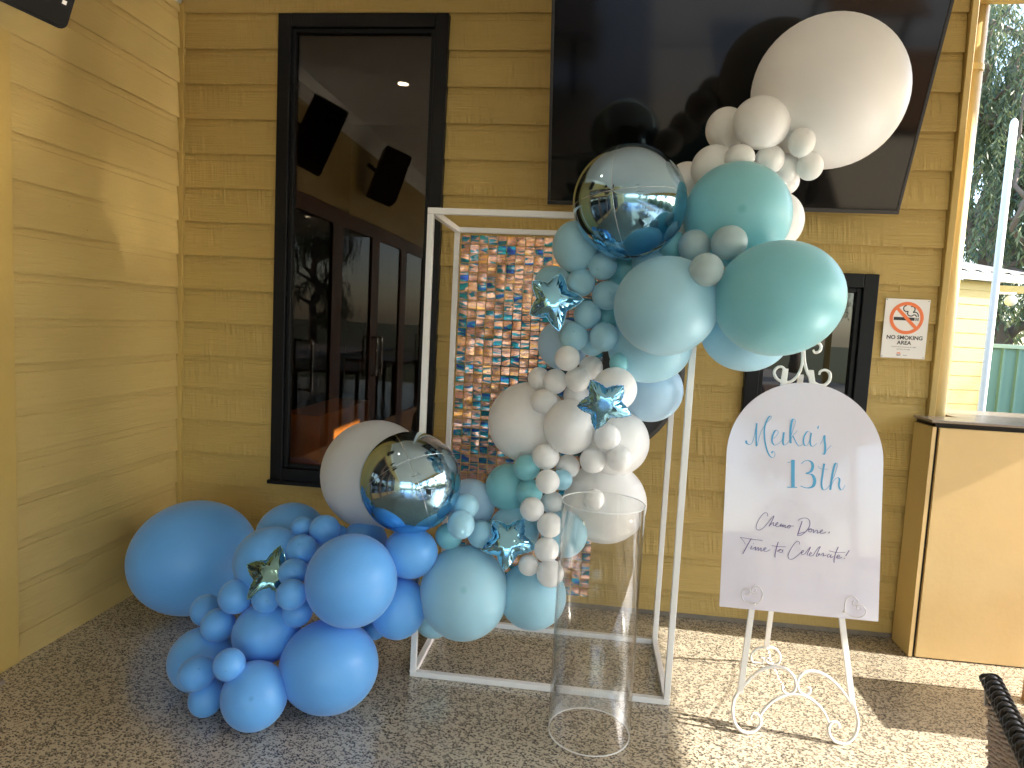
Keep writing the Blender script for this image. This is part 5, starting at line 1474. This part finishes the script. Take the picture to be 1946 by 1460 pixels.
# ------------------------------------------------------------------ NO SMOKING AREA plate (A4)
ns = thing('no_smoking_sign', 'white NO SMOKING AREA plate screwed to the wall at the right', 'sign', (3.94, -0.029, 1.471))
SX0, SX1, SZ0, SZ1 = 3.834, 4.046, 1.471, 1.769
YS = -0.0295
plate = MB().box((SX0, YS, SZ0), (SX1, YS + 0.003, SZ1)).build('plate', M['paper_white'], ns, bevel=0.001)


def ring(mb, cx, cz, r0, r1, y, a0=0.0, a1=2 * math.pi, seg=72):
    vs, fs = [], []
    for k in range(seg + 1):
        a = a0 + (a1 - a0) * k / seg
        for r in (r0, r1):
            vs.append((cx + r * math.cos(a), y, cz + r * math.sin(a)))
    for k in range(seg):
        fs.append((2 * k, 2 * k + 1, 2 * k + 3, 2 * k + 2))
    mb.add(vs, fs)


def flat_stroke(mb, pts, w, y, per=8):
    P = smooth_path([Vector((a, b, 0)) for a, b in pts], per) if len(pts) > 2 else [Vector((*p, 0)) for p in pts]
    n = len(P)
    vs, fs = [], []
    for i, p in enumerate(P):
        d = (P[min(i + 1, n - 1)] - P[max(i - 1, 0)]).normalized()
        nn = Vector((-d.y, d.x, 0)) * w * 0.5
        vs += [(p.x + nn.x, y, p.y + nn.y), (p.x - nn.x, y, p.y - nn.y)]
    fs = [(2 * i, 2 * i + 1, 2 * i + 3, 2 * i + 2) for i in range(n - 1)]
    mb.add(vs, fs)


def spt(u, v):
    """pixel of the 1208x1460 study of the plate -> plate coordinates"""
    v_ = (v - 130) / 1125.0
    left = 195 - 105 * v_
    right = 1040 - 105 * v_
    return (SX0 + (u - left) / (right - left) * (SX1 - SX0), SZ1 - ((v - 130 - (u - left) * 0.03) / 1120.0) * (SZ1 - SZ0))


mb = MB()
cx, cz = SX0 + 0.106, SZ1 - 0.0955
mb2 = MB()
a, b = spt(340, 512), spt(735, 527)
flat_stroke(mb2, [(a[0], cz - 0.004), (b[0], cz - 0.004)], 0.0155, YS - 0.0006)
for u in (762, 798):
    x = spt(u, 527)[0]
    flat_stroke(mb2, [(x, cz + 0.0037), (x, cz - 0.0117)], 0.0052, YS - 0.0006)
flat_stroke(mb2, [spt(*p) for p in ((770, 478), (755, 445), (720, 440), (680, 460), (630, 455), (600, 420), (610, 375), (570, 378), (530, 345), (535, 290), (585, 262))], 0.0052, YS - 0.0006)
flat_stroke(mb2, [spt(*p) for p in ((805, 478), (795, 420), (755, 390), (710, 392), (740, 350), (735, 305), (705, 282), (665, 285))], 0.0052, YS - 0.0006)
under(plate, mb2.build('cigarette', M['ink_black'], ns))
ring(mb, cx, cz, 0.0645, 0.0810, YS - 0.0010)
ang = R(-45)
flat_stroke(mb, [(cx - 0.066 * math.cos(ang), cz - 0.066 * math.sin(ang)), (cx + 0.066 * math.cos(ang), cz + 0.066 * math.sin(ang))], 0.0165, YS - 0.00135)
under(plate, mb.build('prohibition_ring', M['ink_orange'], ns))


def text(name, s, size, x, z, y, mat, parent, bold=0.0, squash=1.0):
    cu = bpy.data.curves.new(name, 'FONT')
    cu.body = s
    cu.size = size
    cu.align_x = 'CENTER'
    cu.extrude = 0.0001
    cu.offset = bold
    ob = bpy.data.objects.new(name, cu)
    COL.objects.link(ob)
    ob.rotation_euler = (R(90), 0, 0)
    ob.location = (x, y, z)
    ob.scale = (squash, 1, 1)
    bpy.context.view_layer.update()
    dg = bpy.context.evaluated_depsgraph_get()
    me = bpy.data.meshes.new_from_object(ob.evaluated_get(dg))
    me.transform(ob.matrix_world)
    bpy.data.objects.remove(ob, do_unlink=True)
    o = bpy.data.objects.new(name, me)
    COL.objects.link(o)
    me.materials.clear()
    me.materials.append(mat)
    o.parent = parent
    o.matrix_parent_inverse = Matrix.Translation(-parent.location)
    return o


under(plate, text('bold_lettering', 'NO SMOKING', 0.0265, cx, SZ0 + 0.0955, YS - 0.0006, M['ink_black'], ns, 0.0007, 1.03))
under(plate, text('bold_lettering', 'AREA', 0.0265, cx, SZ0 + 0.0695, YS - 0.0006, M['ink_black'], ns, 0.0007, 1.03))
under(plate, text('small_lettering', 'Smoke-Free Environment Act 2000', 0.0082, cx, SZ0 + 0.0545, YS - 0.0006, M['ink_grey'], ns))
under(plate, text('small_lettering', 'penalties may apply', 0.0082, cx, SZ0 + 0.0435, YS - 0.0006, M['ink_grey'], ns))
under(plate, text('small_lettering', 'NSW', 0.0085, cx - 0.021, SZ0 + 0.0125, YS - 0.0006, M['ink_black'], ns, 0.0003))
under(plate, text('small_lettering', 'Health', 0.0075, cx + 0.011, SZ0 + 0.0125, YS - 0.0006, M['ink_grey'], ns))
mb = MB()
for k in range(7):
    a = R(20 + k * 23.3)
    c0 = (cx - 0.021 + 0.004 * math.cos(a), SZ0 + 0.0215 + 0.003 * math.sin(a))
    c1 = (cx - 0.021 + 0.0105 * math.cos(a), SZ0 + 0.0215 + 0.0085 * math.sin(a))
    flat_stroke(mb, [c0, c1], 0.0026, YS - 0.0006 - 0.00005 * k)
under(plate, mb.build('flower_emblem', M['ink_orange'], ns))
for x in (SX0 + 0.007, SX1 - 0.008):
    for z in (SZ0 + 0.007, SZ1 - 0.007):
        sc = MB().lathe([(0.0026, 0.0), (0.0022, 0.0012), (0.0, 0.0015)], (0, 0, 0), 10)
        sc.v = [(x + px, YS - pz, z + py) for px, py, pz in sc.v]
        under(plate, sc.build('screw', M['ink_grey'], ns))

# ------------------------------------------------------------------ wicker chair, bottom right corner
wc = thing('wicker_chair', 'dark woven wicker chair, its back corner at the bottom right', 'chair', (3.6, -2.45, 0))
far = Vector((3.318, -2.075, 0.80))
along = Vector((-0.31, -0.95, 0)).normalized()
fwd = Vector((0.95, -0.31, 0)).normalized()
BWID = 0.56


def ch_pt(a, h, off=0.0):
    """a metres along the back, h height, off forward of the reclined back"""
    return far + along * a + fwd * ((0.80 - h) * 0.10 + off) + Vector((0, 0, h - 0.80))


rail = [ch_pt(a, 0.80 - 0.006 * math.cos(a * 9)) for a in [k * BWID / 60 for k in range(61)]]
core = MB().tube([ch_pt(-0.004, 0.74)] + [ch_pt(0.0, 0.785)] + rail[2:-2] + [ch_pt(BWID, 0.785), ch_pt(BWID + 0.004, 0.74)], 0.0150, 10)
core.build('back_rail', M['wicker_black'], wc, smooth=True)
cw = MB()
for k in range(46):                                           # strands plaited round the rail
    a = 0.004 + k * (BWID - 0.008) / 45
    pts = []
    for q in range(13):
        t = -2.4 + 4.8 * q / 12
        pts.append(ch_pt(a + (0.022 if k % 2 else -0.022) * t / 2.4, 0.80 + (0.0165 + 0.003 * math.sin(2.6 * t) * (1 if k % 2 else -1)) * math.cos(t)) + fwd * (-(0.0165 + 0.003 * math.sin(2.6 * t) * (1 if k % 2 else -1)) * math.sin(t)))
    cw.tube(pts, 0.0048, 6)
cw.build('plaited_edge', M['wicker_black'], wc, smooth=True, kind='stuff')
ww = MB()
nv, nh = 24, 17
for k in range(nh):
    h = 0.772 - k * 0.0235
    ww.tube([ch_pt(BWID * q / 48, h - 0.004 * (q % 2), -0.006 + 0.006 * (1 if (q + k) % 2 else -1)) for q in range(49)], 0.0036, 6)
ww.build('weave_weft', M['wicker_tan'], wc, smooth=True, kind='stuff')
wv = MB()
for k in range(nv + 1):
    a = BWID * k / nv
    wv.tube([ch_pt(a + 0.004 * j / 6, 0.785 - j * 0.068) for j in range(7)], 0.0030, 5)
wv.build('weave_warp', M['wicker_tan'], wc, smooth=True, kind='stuff')
lin = MB()
q4 = [ch_pt(0.005, 0.785, 0.016), ch_pt(BWID - 0.005, 0.785, 0.016), ch_pt(BWID - 0.005, 0.40, 0.016), ch_pt(0.005, 0.40, 0.016)]
lin.add(q4 + [p + fwd * 0.006 for p in q4], [(0, 1, 2, 3), (7, 6, 5, 4), (0, 4, 5, 1), (1, 5, 6, 2), (2, 6, 7, 3), (3, 7, 4, 0)])
lin.build('dark_backing', M['wicker_black'], wc)  # dark panel added behind the weave so its gaps read dark
for a in (0.0, BWID):
    MB().tube([ch_pt(a, 0.79 - 0.05 * j) for j in range(9)], 0.0085, 8).build('back_upright', M['wicker_black'], wc, smooth=True)
seat = MB()
s4 = [ch_pt(0.0, 0.42), ch_pt(BWID, 0.42), ch_pt(BWID, 0.42) + fwd * 0.50, ch_pt(0.0, 0.42) + fwd * 0.50]
seat.add([p for p in s4] + [p - Vector((0, 0, 0.05)) for p in s4], [(0, 1, 2, 3), (7, 6, 5, 4), (0, 4, 5, 1), (1, 5, 6, 2), (2, 6, 7, 3), (3, 7, 4, 0)])
seat.build('seat', M['wicker_tan'], wc, bevel=0.008)
for p in s4:
    MB().tube([p - Vector((0, 0, 0.051)), Vector((p.x, p.y, 0.0))], 0.019, 10).build('leg', M['wicker_black'], wc, smooth=True)

# ------------------------------------------------------------------ outdoors beyond the bay
ob = thing('yellow_outbuilding', 'sunlit pale yellow weatherboard outbuilding beyond the bay', 'building', (6.6, 6.0, -0.15))
yaw = R(22)
ex, ey = Vector((math.cos(yaw), math.sin(yaw), 0)), Vector((-math.sin(yaw), math.cos(yaw), 0))
corner = Vector((7.66, 6.05, 0.0))


def ob_pt(a, d, z):
    """a metres left of the corner along the wall, d behind the wall"""
    return corner - ex * a + ey * d + Vector((0, 0, z))


def ob_box(a0, a1, d0, d1, z0, z1):
    m_ = MB().box((0, 0, 0), (1, 1, 1))
    m_.v = [tuple(ob_pt(a0 + (a1 - a0) * x, d0 + (d1 - d0) * y, z0 + (z1 - z0) * z)) for x, y, z in m_.v]
    return m_


ob_box(0.0, 3.2, 0.01, 2.5, -0.15, 2.40).build('wall_core', M['board_out'], ob)
z = -0.15
k = 0
while z < 2.36:
    m_ = MB()
    prof = [(0.005, z), (-0.016, z), (-0.006, z + 0.187), (0.005, z + 0.187)]
    vs = [ob_pt(a, d, min(zz, 2.38)) for a in (0.095, 3.2) for d, zz in prof]
    m_.add(vs, [(0, 1, 2, 3), (7, 6, 5, 4), (0, 4, 5, 1), (1, 5, 6, 2), (2, 6, 7, 3), (3, 7, 4, 0)])
    m_.build('board', M['board_out'], ob)
    z += 0.187
ob_box(0.0, 0.09, -0.022, 0.004, -0.15, 2.38).build('corner_board', M['board_out'], ob)
ob_box(-0.25, 3.3, -0.16, -0.06, 2.40, 2.50).build('gutter', M['gutter'], ob)
m_ = MB()
nn_ = 60
vs = []
for i in range(nn_ + 1):
    a = -0.25 + 3.55 * i / nn_
    wz = 0.018 * math.sin(i * 1.5)
    vs += [ob_pt(a, -0.17, 2.525 + wz), ob_pt(a, 2.6, 3.15 + wz), ob_pt(a, 2.6, 3.13 + wz), ob_pt(a, -0.17, 2.505 + wz)]
fs = [(4 * i + q, 4 * i + (q + 1) % 4, 4 * i + 4 + (q + 1) % 4, 4 * i + 4 + q) for i in range(nn_) for q in range(4)]
m_.add(vs, fs)
m_.build('corrugated_roof', M['roof'], ob)

pl = thing('white_pole', 'slim white pole with a rounded cap standing beyond the bay', 'pole', (6.53, 4.0, -0.15))
MB().lathe([(0.0365, -0.15), (0.0365, 3.83), (0.028, 3.865), (0.012, 3.885), (0.0, 3.89)], (6.52, 4.0, 0), 20).build('shaft', M['pole'], pl, smooth=True)
MB().lathe([(0.0, -0.149), (0.09, -0.149), (0.09, -0.12), (0.0, -0.12)], (6.52, 4.0, 0), 20).build('base_plate', M['pole'], pl)

fn = thing('steel_fence', 'pale green ribbed steel fence beyond the bay', 'fence', (10, 7.2, -0.15))
FX, FYY = 7.75, 7.0
px_ = FX
while px_ < 15.0:
    m_ = MB()
    w0 = 0.20
    prof = [(px_, FYY), (px_ + 0.155, FYY), (px_ + 0.165, FYY - 0.035), (px_ + 0.20, FYY - 0.035), (px_ + 0.21, FYY), (px_ + 0.21, FYY + 0.004), (px_ + 0.203, FYY - 0.030), (px_ + 0.163, FYY - 0.030), (px_ + 0.150, FYY + 0.004), (px_, FYY + 0.004)]
    m_.prism(prof, 2, -0.15, 1.54)
    m_.build('fence_sheet', M['fence'], fn)
    px_ += 0.211
MB().box((FX - 0.05, FYY - 0.05, 1.541), (15.0, FYY + 0.04, 1.60)).build('top_rail', M['fence_rail'], fn, bevel=0.004)

tk = thing('blue_pillar', 'pale blue drum-like pillar with a rusty top above the fence', 'pillar', (8.25, 7.6, -0.15))
MB().lathe([(0.155, -0.15), (0.155, 2.02), (0.15, 2.03), (0.0, 2.03)], (8.30, 7.9, 0), 28).build('drum', M['tank'], tk, smooth=False)
m_ = MB()
rr_ = random.Random(4)
for k in range(9):
    a = k * 0.7
    m_.lathe([(0.05, 0.0), (0.045, 0.04 + 0.03 * rr_.random()), (0.02, 0.07), (0.0, 0.075)], (8.30 + 0.10 * math.cos(a), 7.9 + 0.10 * math.sin(a), 2.031), 8)
m_.build('rusty_crown', M['rust'], tk)
gl = thing('globe_lamp', 'round white globe lamp at the corner of the outbuilding', 'lamp', (7.95, 6.3, 2.05))
MB().lathe([(0.001, 0.075)] + [(0.075 * math.sin(math.pi * k / 16), 0.075 * math.cos(math.pi * k / 16)) for k in range(1, 16)] + [(0.001, -0.075)], (7.98, 6.3, 2.19), 24).build('globe', M['globe'], gl, smooth=True)
MB().box((7.70, 6.26, 2.27), (8.02, 6.34, 2.30)).build('bracket', M['gutter'], gl)
pk = thing('eave_plank', 'raw timber plank end sticking out past the outbuilding gutter', 'plank', (8.1, 6.5, 2.3))
MB().box((7.85, 6.55, 2.31), (8.28, 6.65, 2.41)).build('plank', M['board_out'], pk)


# trees
def limb(mb, a, b, r0, r1, rng, bend=0.12, n=6):
    a, b = Vector(a), Vector(b)
    L_ = (b - a).length
    pts, rads = [], []
    for i in range(n + 1):
        t = i / n
        j = Vector((rng.uniform(-1, 1), rng.uniform(-1, 1), rng.uniform(-0.5, 0.5))) * bend * L_ * math.sin(math.pi * t) * 0.5
        pts.append(a.lerp(b, t) + j)
        rads.append(r0 + (r1 - r0) * t)
    mb.tube(pts, rads, 7)
    return pts


def gum_tree(base, height, spread, seed, strands, leaf_len, droop):
    rng = random.Random(seed)
    trunk = MB()
    tips = []
    b = Vector(base)
    lean = Vector((rng.uniform(-0.5, 0.5), rng.uniform(-0.4, 0.4), 0))
    top = b + Vector((0, 0, height * 0.62)) + lean
    tp = limb(trunk, b, top, height * 0.028, height * 0.014, rng, 0.10, 8)
    for k in range(13):
        s = tp[2 + k % 7]
        ang = k * 2.4 + rng.uniform(-0.4, 0.4)
        e = s + Vector((math.cos(ang) * spread * rng.uniform(0.5, 1.0), math.sin(ang) * spread * rng.uniform(0.5, 1.0), height * rng.uniform(0.08, 0.40)))
        bp2 = limb(trunk, s, e, height * 0.011, height * 0.004, rng, 0.25)
        tips += bp2[2:]
        for _ in range(4):
            s2 = bp2[rng.randint(2, 6)]
            e2 = s2 + Vector((rng.uniform(-1, 1) * spread * 0.4, rng.uniform(-1, 1) * spread * 0.4, rng.uniform(-0.05, 0.2) * height))
            tips += limb(trunk, s2, e2, height * 0.004, height * 0.0015, rng, 0.3)[1:]
    lv, lf = [], []
    for _ in range(strands):
        p = Vector(rng.choice(tips)) + Vector((rng.gauss(0, 0.30), rng.gauss(0, 0.30), rng.gauss(0, 0.25)))
        d = Vector((rng.uniform(-0.6, 0.6), rng.uniform(-0.6, 0.6), rng.uniform(-0.2, 0.3)))
        for k in range(rng.randint(7, 13)):
            d = (d + Vector((0, 0, -droop)) * 0.28)
            p = p + d.normalized() * 0.085
            for s in range(2):
                dr = (Vector((rng.uniform(-0.8, 0.8), rng.uniform(-0.8, 0.8), -0.9 * droop + rng.uniform(-0.3, 0.4)))).normalized()
                sd = dr.cross(Vector((rng.uniform(-1, 1), rng.uniform(-1, 1), rng.uniform(-1, 1)))).normalized() * leaf_len * 0.11
                m0 = p + dr * leaf_len * 0.45
                t0 = p + dr * leaf_len
                i = len(lv)
                lv += [p, m0 + sd, t0, m0 - sd]
                lf.append((i, i + 1, i + 2, i + 3))
    return trunk, lv, lf


def plant_tree(label, base, height, spread, seed, strands, leaf=0.16, droop=1.0, mat='leaf', cat='tree', name='gum_tree', group='gum trees'):
    t = thing(name, label, cat, base, group)
    trunk, lv, lf = gum_tree(base, height, spread, seed, strands, leaf, droop)
    trunk.build('trunk', M['bark'], t, smooth=True)
    me = bpy.data.meshes.new('crown')
    me.from_pydata(lv, [], lf)
    me.materials.append(M[mat])
    c = bpy.data.objects.new('crown', me)
    COL.objects.link(c)
    c.parent = t
    c.matrix_parent_inverse = Matrix.Translation(-Vector(base))
    return t


plant_tree('drooping gum tree straight beyond the bay, its limbs crossing the top right', (10.6, 11.5, -0.15), 11.0, 3.4, 5, 2150)
t2 = plant_tree('darker gum tree standing behind the first one', (13.2, 17.0, -0.15), 13.0, 4.0, 9, 2200)
plant_tree('leaning gum tree at the far right beyond the fence', (13.6, 11.0, -0.15), 9.0, 3.0, 14, 1700)
for k, (x, y, s, rz, l) in enumerate(((19, 5, 0.65, 0.6, 'garden gum tree at the near right, seen only in reflections'), (21, -7, 0.62, 2.1, 'second garden gum tree to the right, seen only in reflections'),
                                      (20, -15, 0.66, 3.3, 'third garden gum tree to the right, seen only in reflections'), (12, -30, 0.7, 4.5, 'gum tree past the far verandah end, seen only in reflections'),
                                      (15, -22, 0.72, 5.4, 'gum tree beyond the garden corner, seen only in reflections'), (-4, -34, 0.7, 1.5, 'gum tree behind the verandah, seen only in reflections'))):
    c = copy_tree(t2)  # the right-hand garden copies also stand there to screen low horizon light
    c.location = (x, y, -0.15)
    c.scale = (s, s, s)
    c.rotation_euler = (0, 0, rz)
    c['label'] = l


def shrub(label, base, w, d, h, seed, n):
    rng = random.Random(seed)
    t = thing('screening_shrub', label, 'shrub', base, 'garden shrubs')
    st_ = MB()
    for k in range(7):
        limb(st_, base, Vector(base) + Vector((rng.uniform(-w, w) * 0.35, rng.uniform(-d, d) * 0.35, h * 0.6)), 0.03, 0.008, rng)
    st_.build('stems', M['bark'], t)
    lv, lf = [], []
    for _ in range(n):
        while True:
            q = Vector((rng.uniform(-1, 1), rng.uniform(-1, 1), rng.uniform(0, 1)))
            rr2 = math.sqrt(q.x ** 2 + q.y ** 2 + (q.z * 1.1 - 0.3) ** 2)
            if rr2 < 0.9 + 0.14 * math.sin(q.x * 9 + seed) * math.cos(q.y * 7):
                break
        p = Vector(base) + Vector((q.x * w / 2, q.y * d / 2, q.z * h + 0.05))
        dr = Vector((rng.uniform(-1, 1), rng.uniform(-1, 1), rng.uniform(-0.4, 1))).normalized() * 0.13
        sd = dr.cross(Vector((rng.uniform(-1, 1), rng.uniform(-1, 1), rng.uniform(-1, 1)))).normalized() * 0.035
        i = len(lv)
        lv += [p, p + dr * 0.5 + sd, p + dr, p + dr * 0.5 - sd]
        lf.append((i, i + 1, i + 2, i + 3))
    me = bpy.data.meshes.new('foliage')
    me.from_pydata(lv, [], lf)
    me.materials.append(M['leaf2'])
    c = bpy.data.objects.new('foliage', me)
    COL.objects.link(c)
    c.parent = t
    c.matrix_parent_inverse = Matrix.Translation(-Vector(base))
    return t


sh0 = shrub('unseen leafy shrub nearest the bay, screening low light on the garden side', (13.0, 1.0, -0.15), 3.6, 4.4, 2.3, 3, 9000)  # unseen shrub row, made tall and dense to block low horizon light
for k, (y, l) in enumerate(((-2.6, 'second unseen leafy shrub screening low light along the garden side'), (-6.6, 'third unseen leafy shrub screening low light along the garden side'), (-10.4, 'fourth unseen leafy shrub screening low light along the garden side'), (-14.4, 'farthest unseen leafy shrub screening low light along the garden side'))):
    c = copy_tree(sh0)
    c.location = (13.0 + 0.5 * (k % 2), y, -0.15)
    c.rotation_euler = (0, 0, k * 1.3)
    c['label'] = l
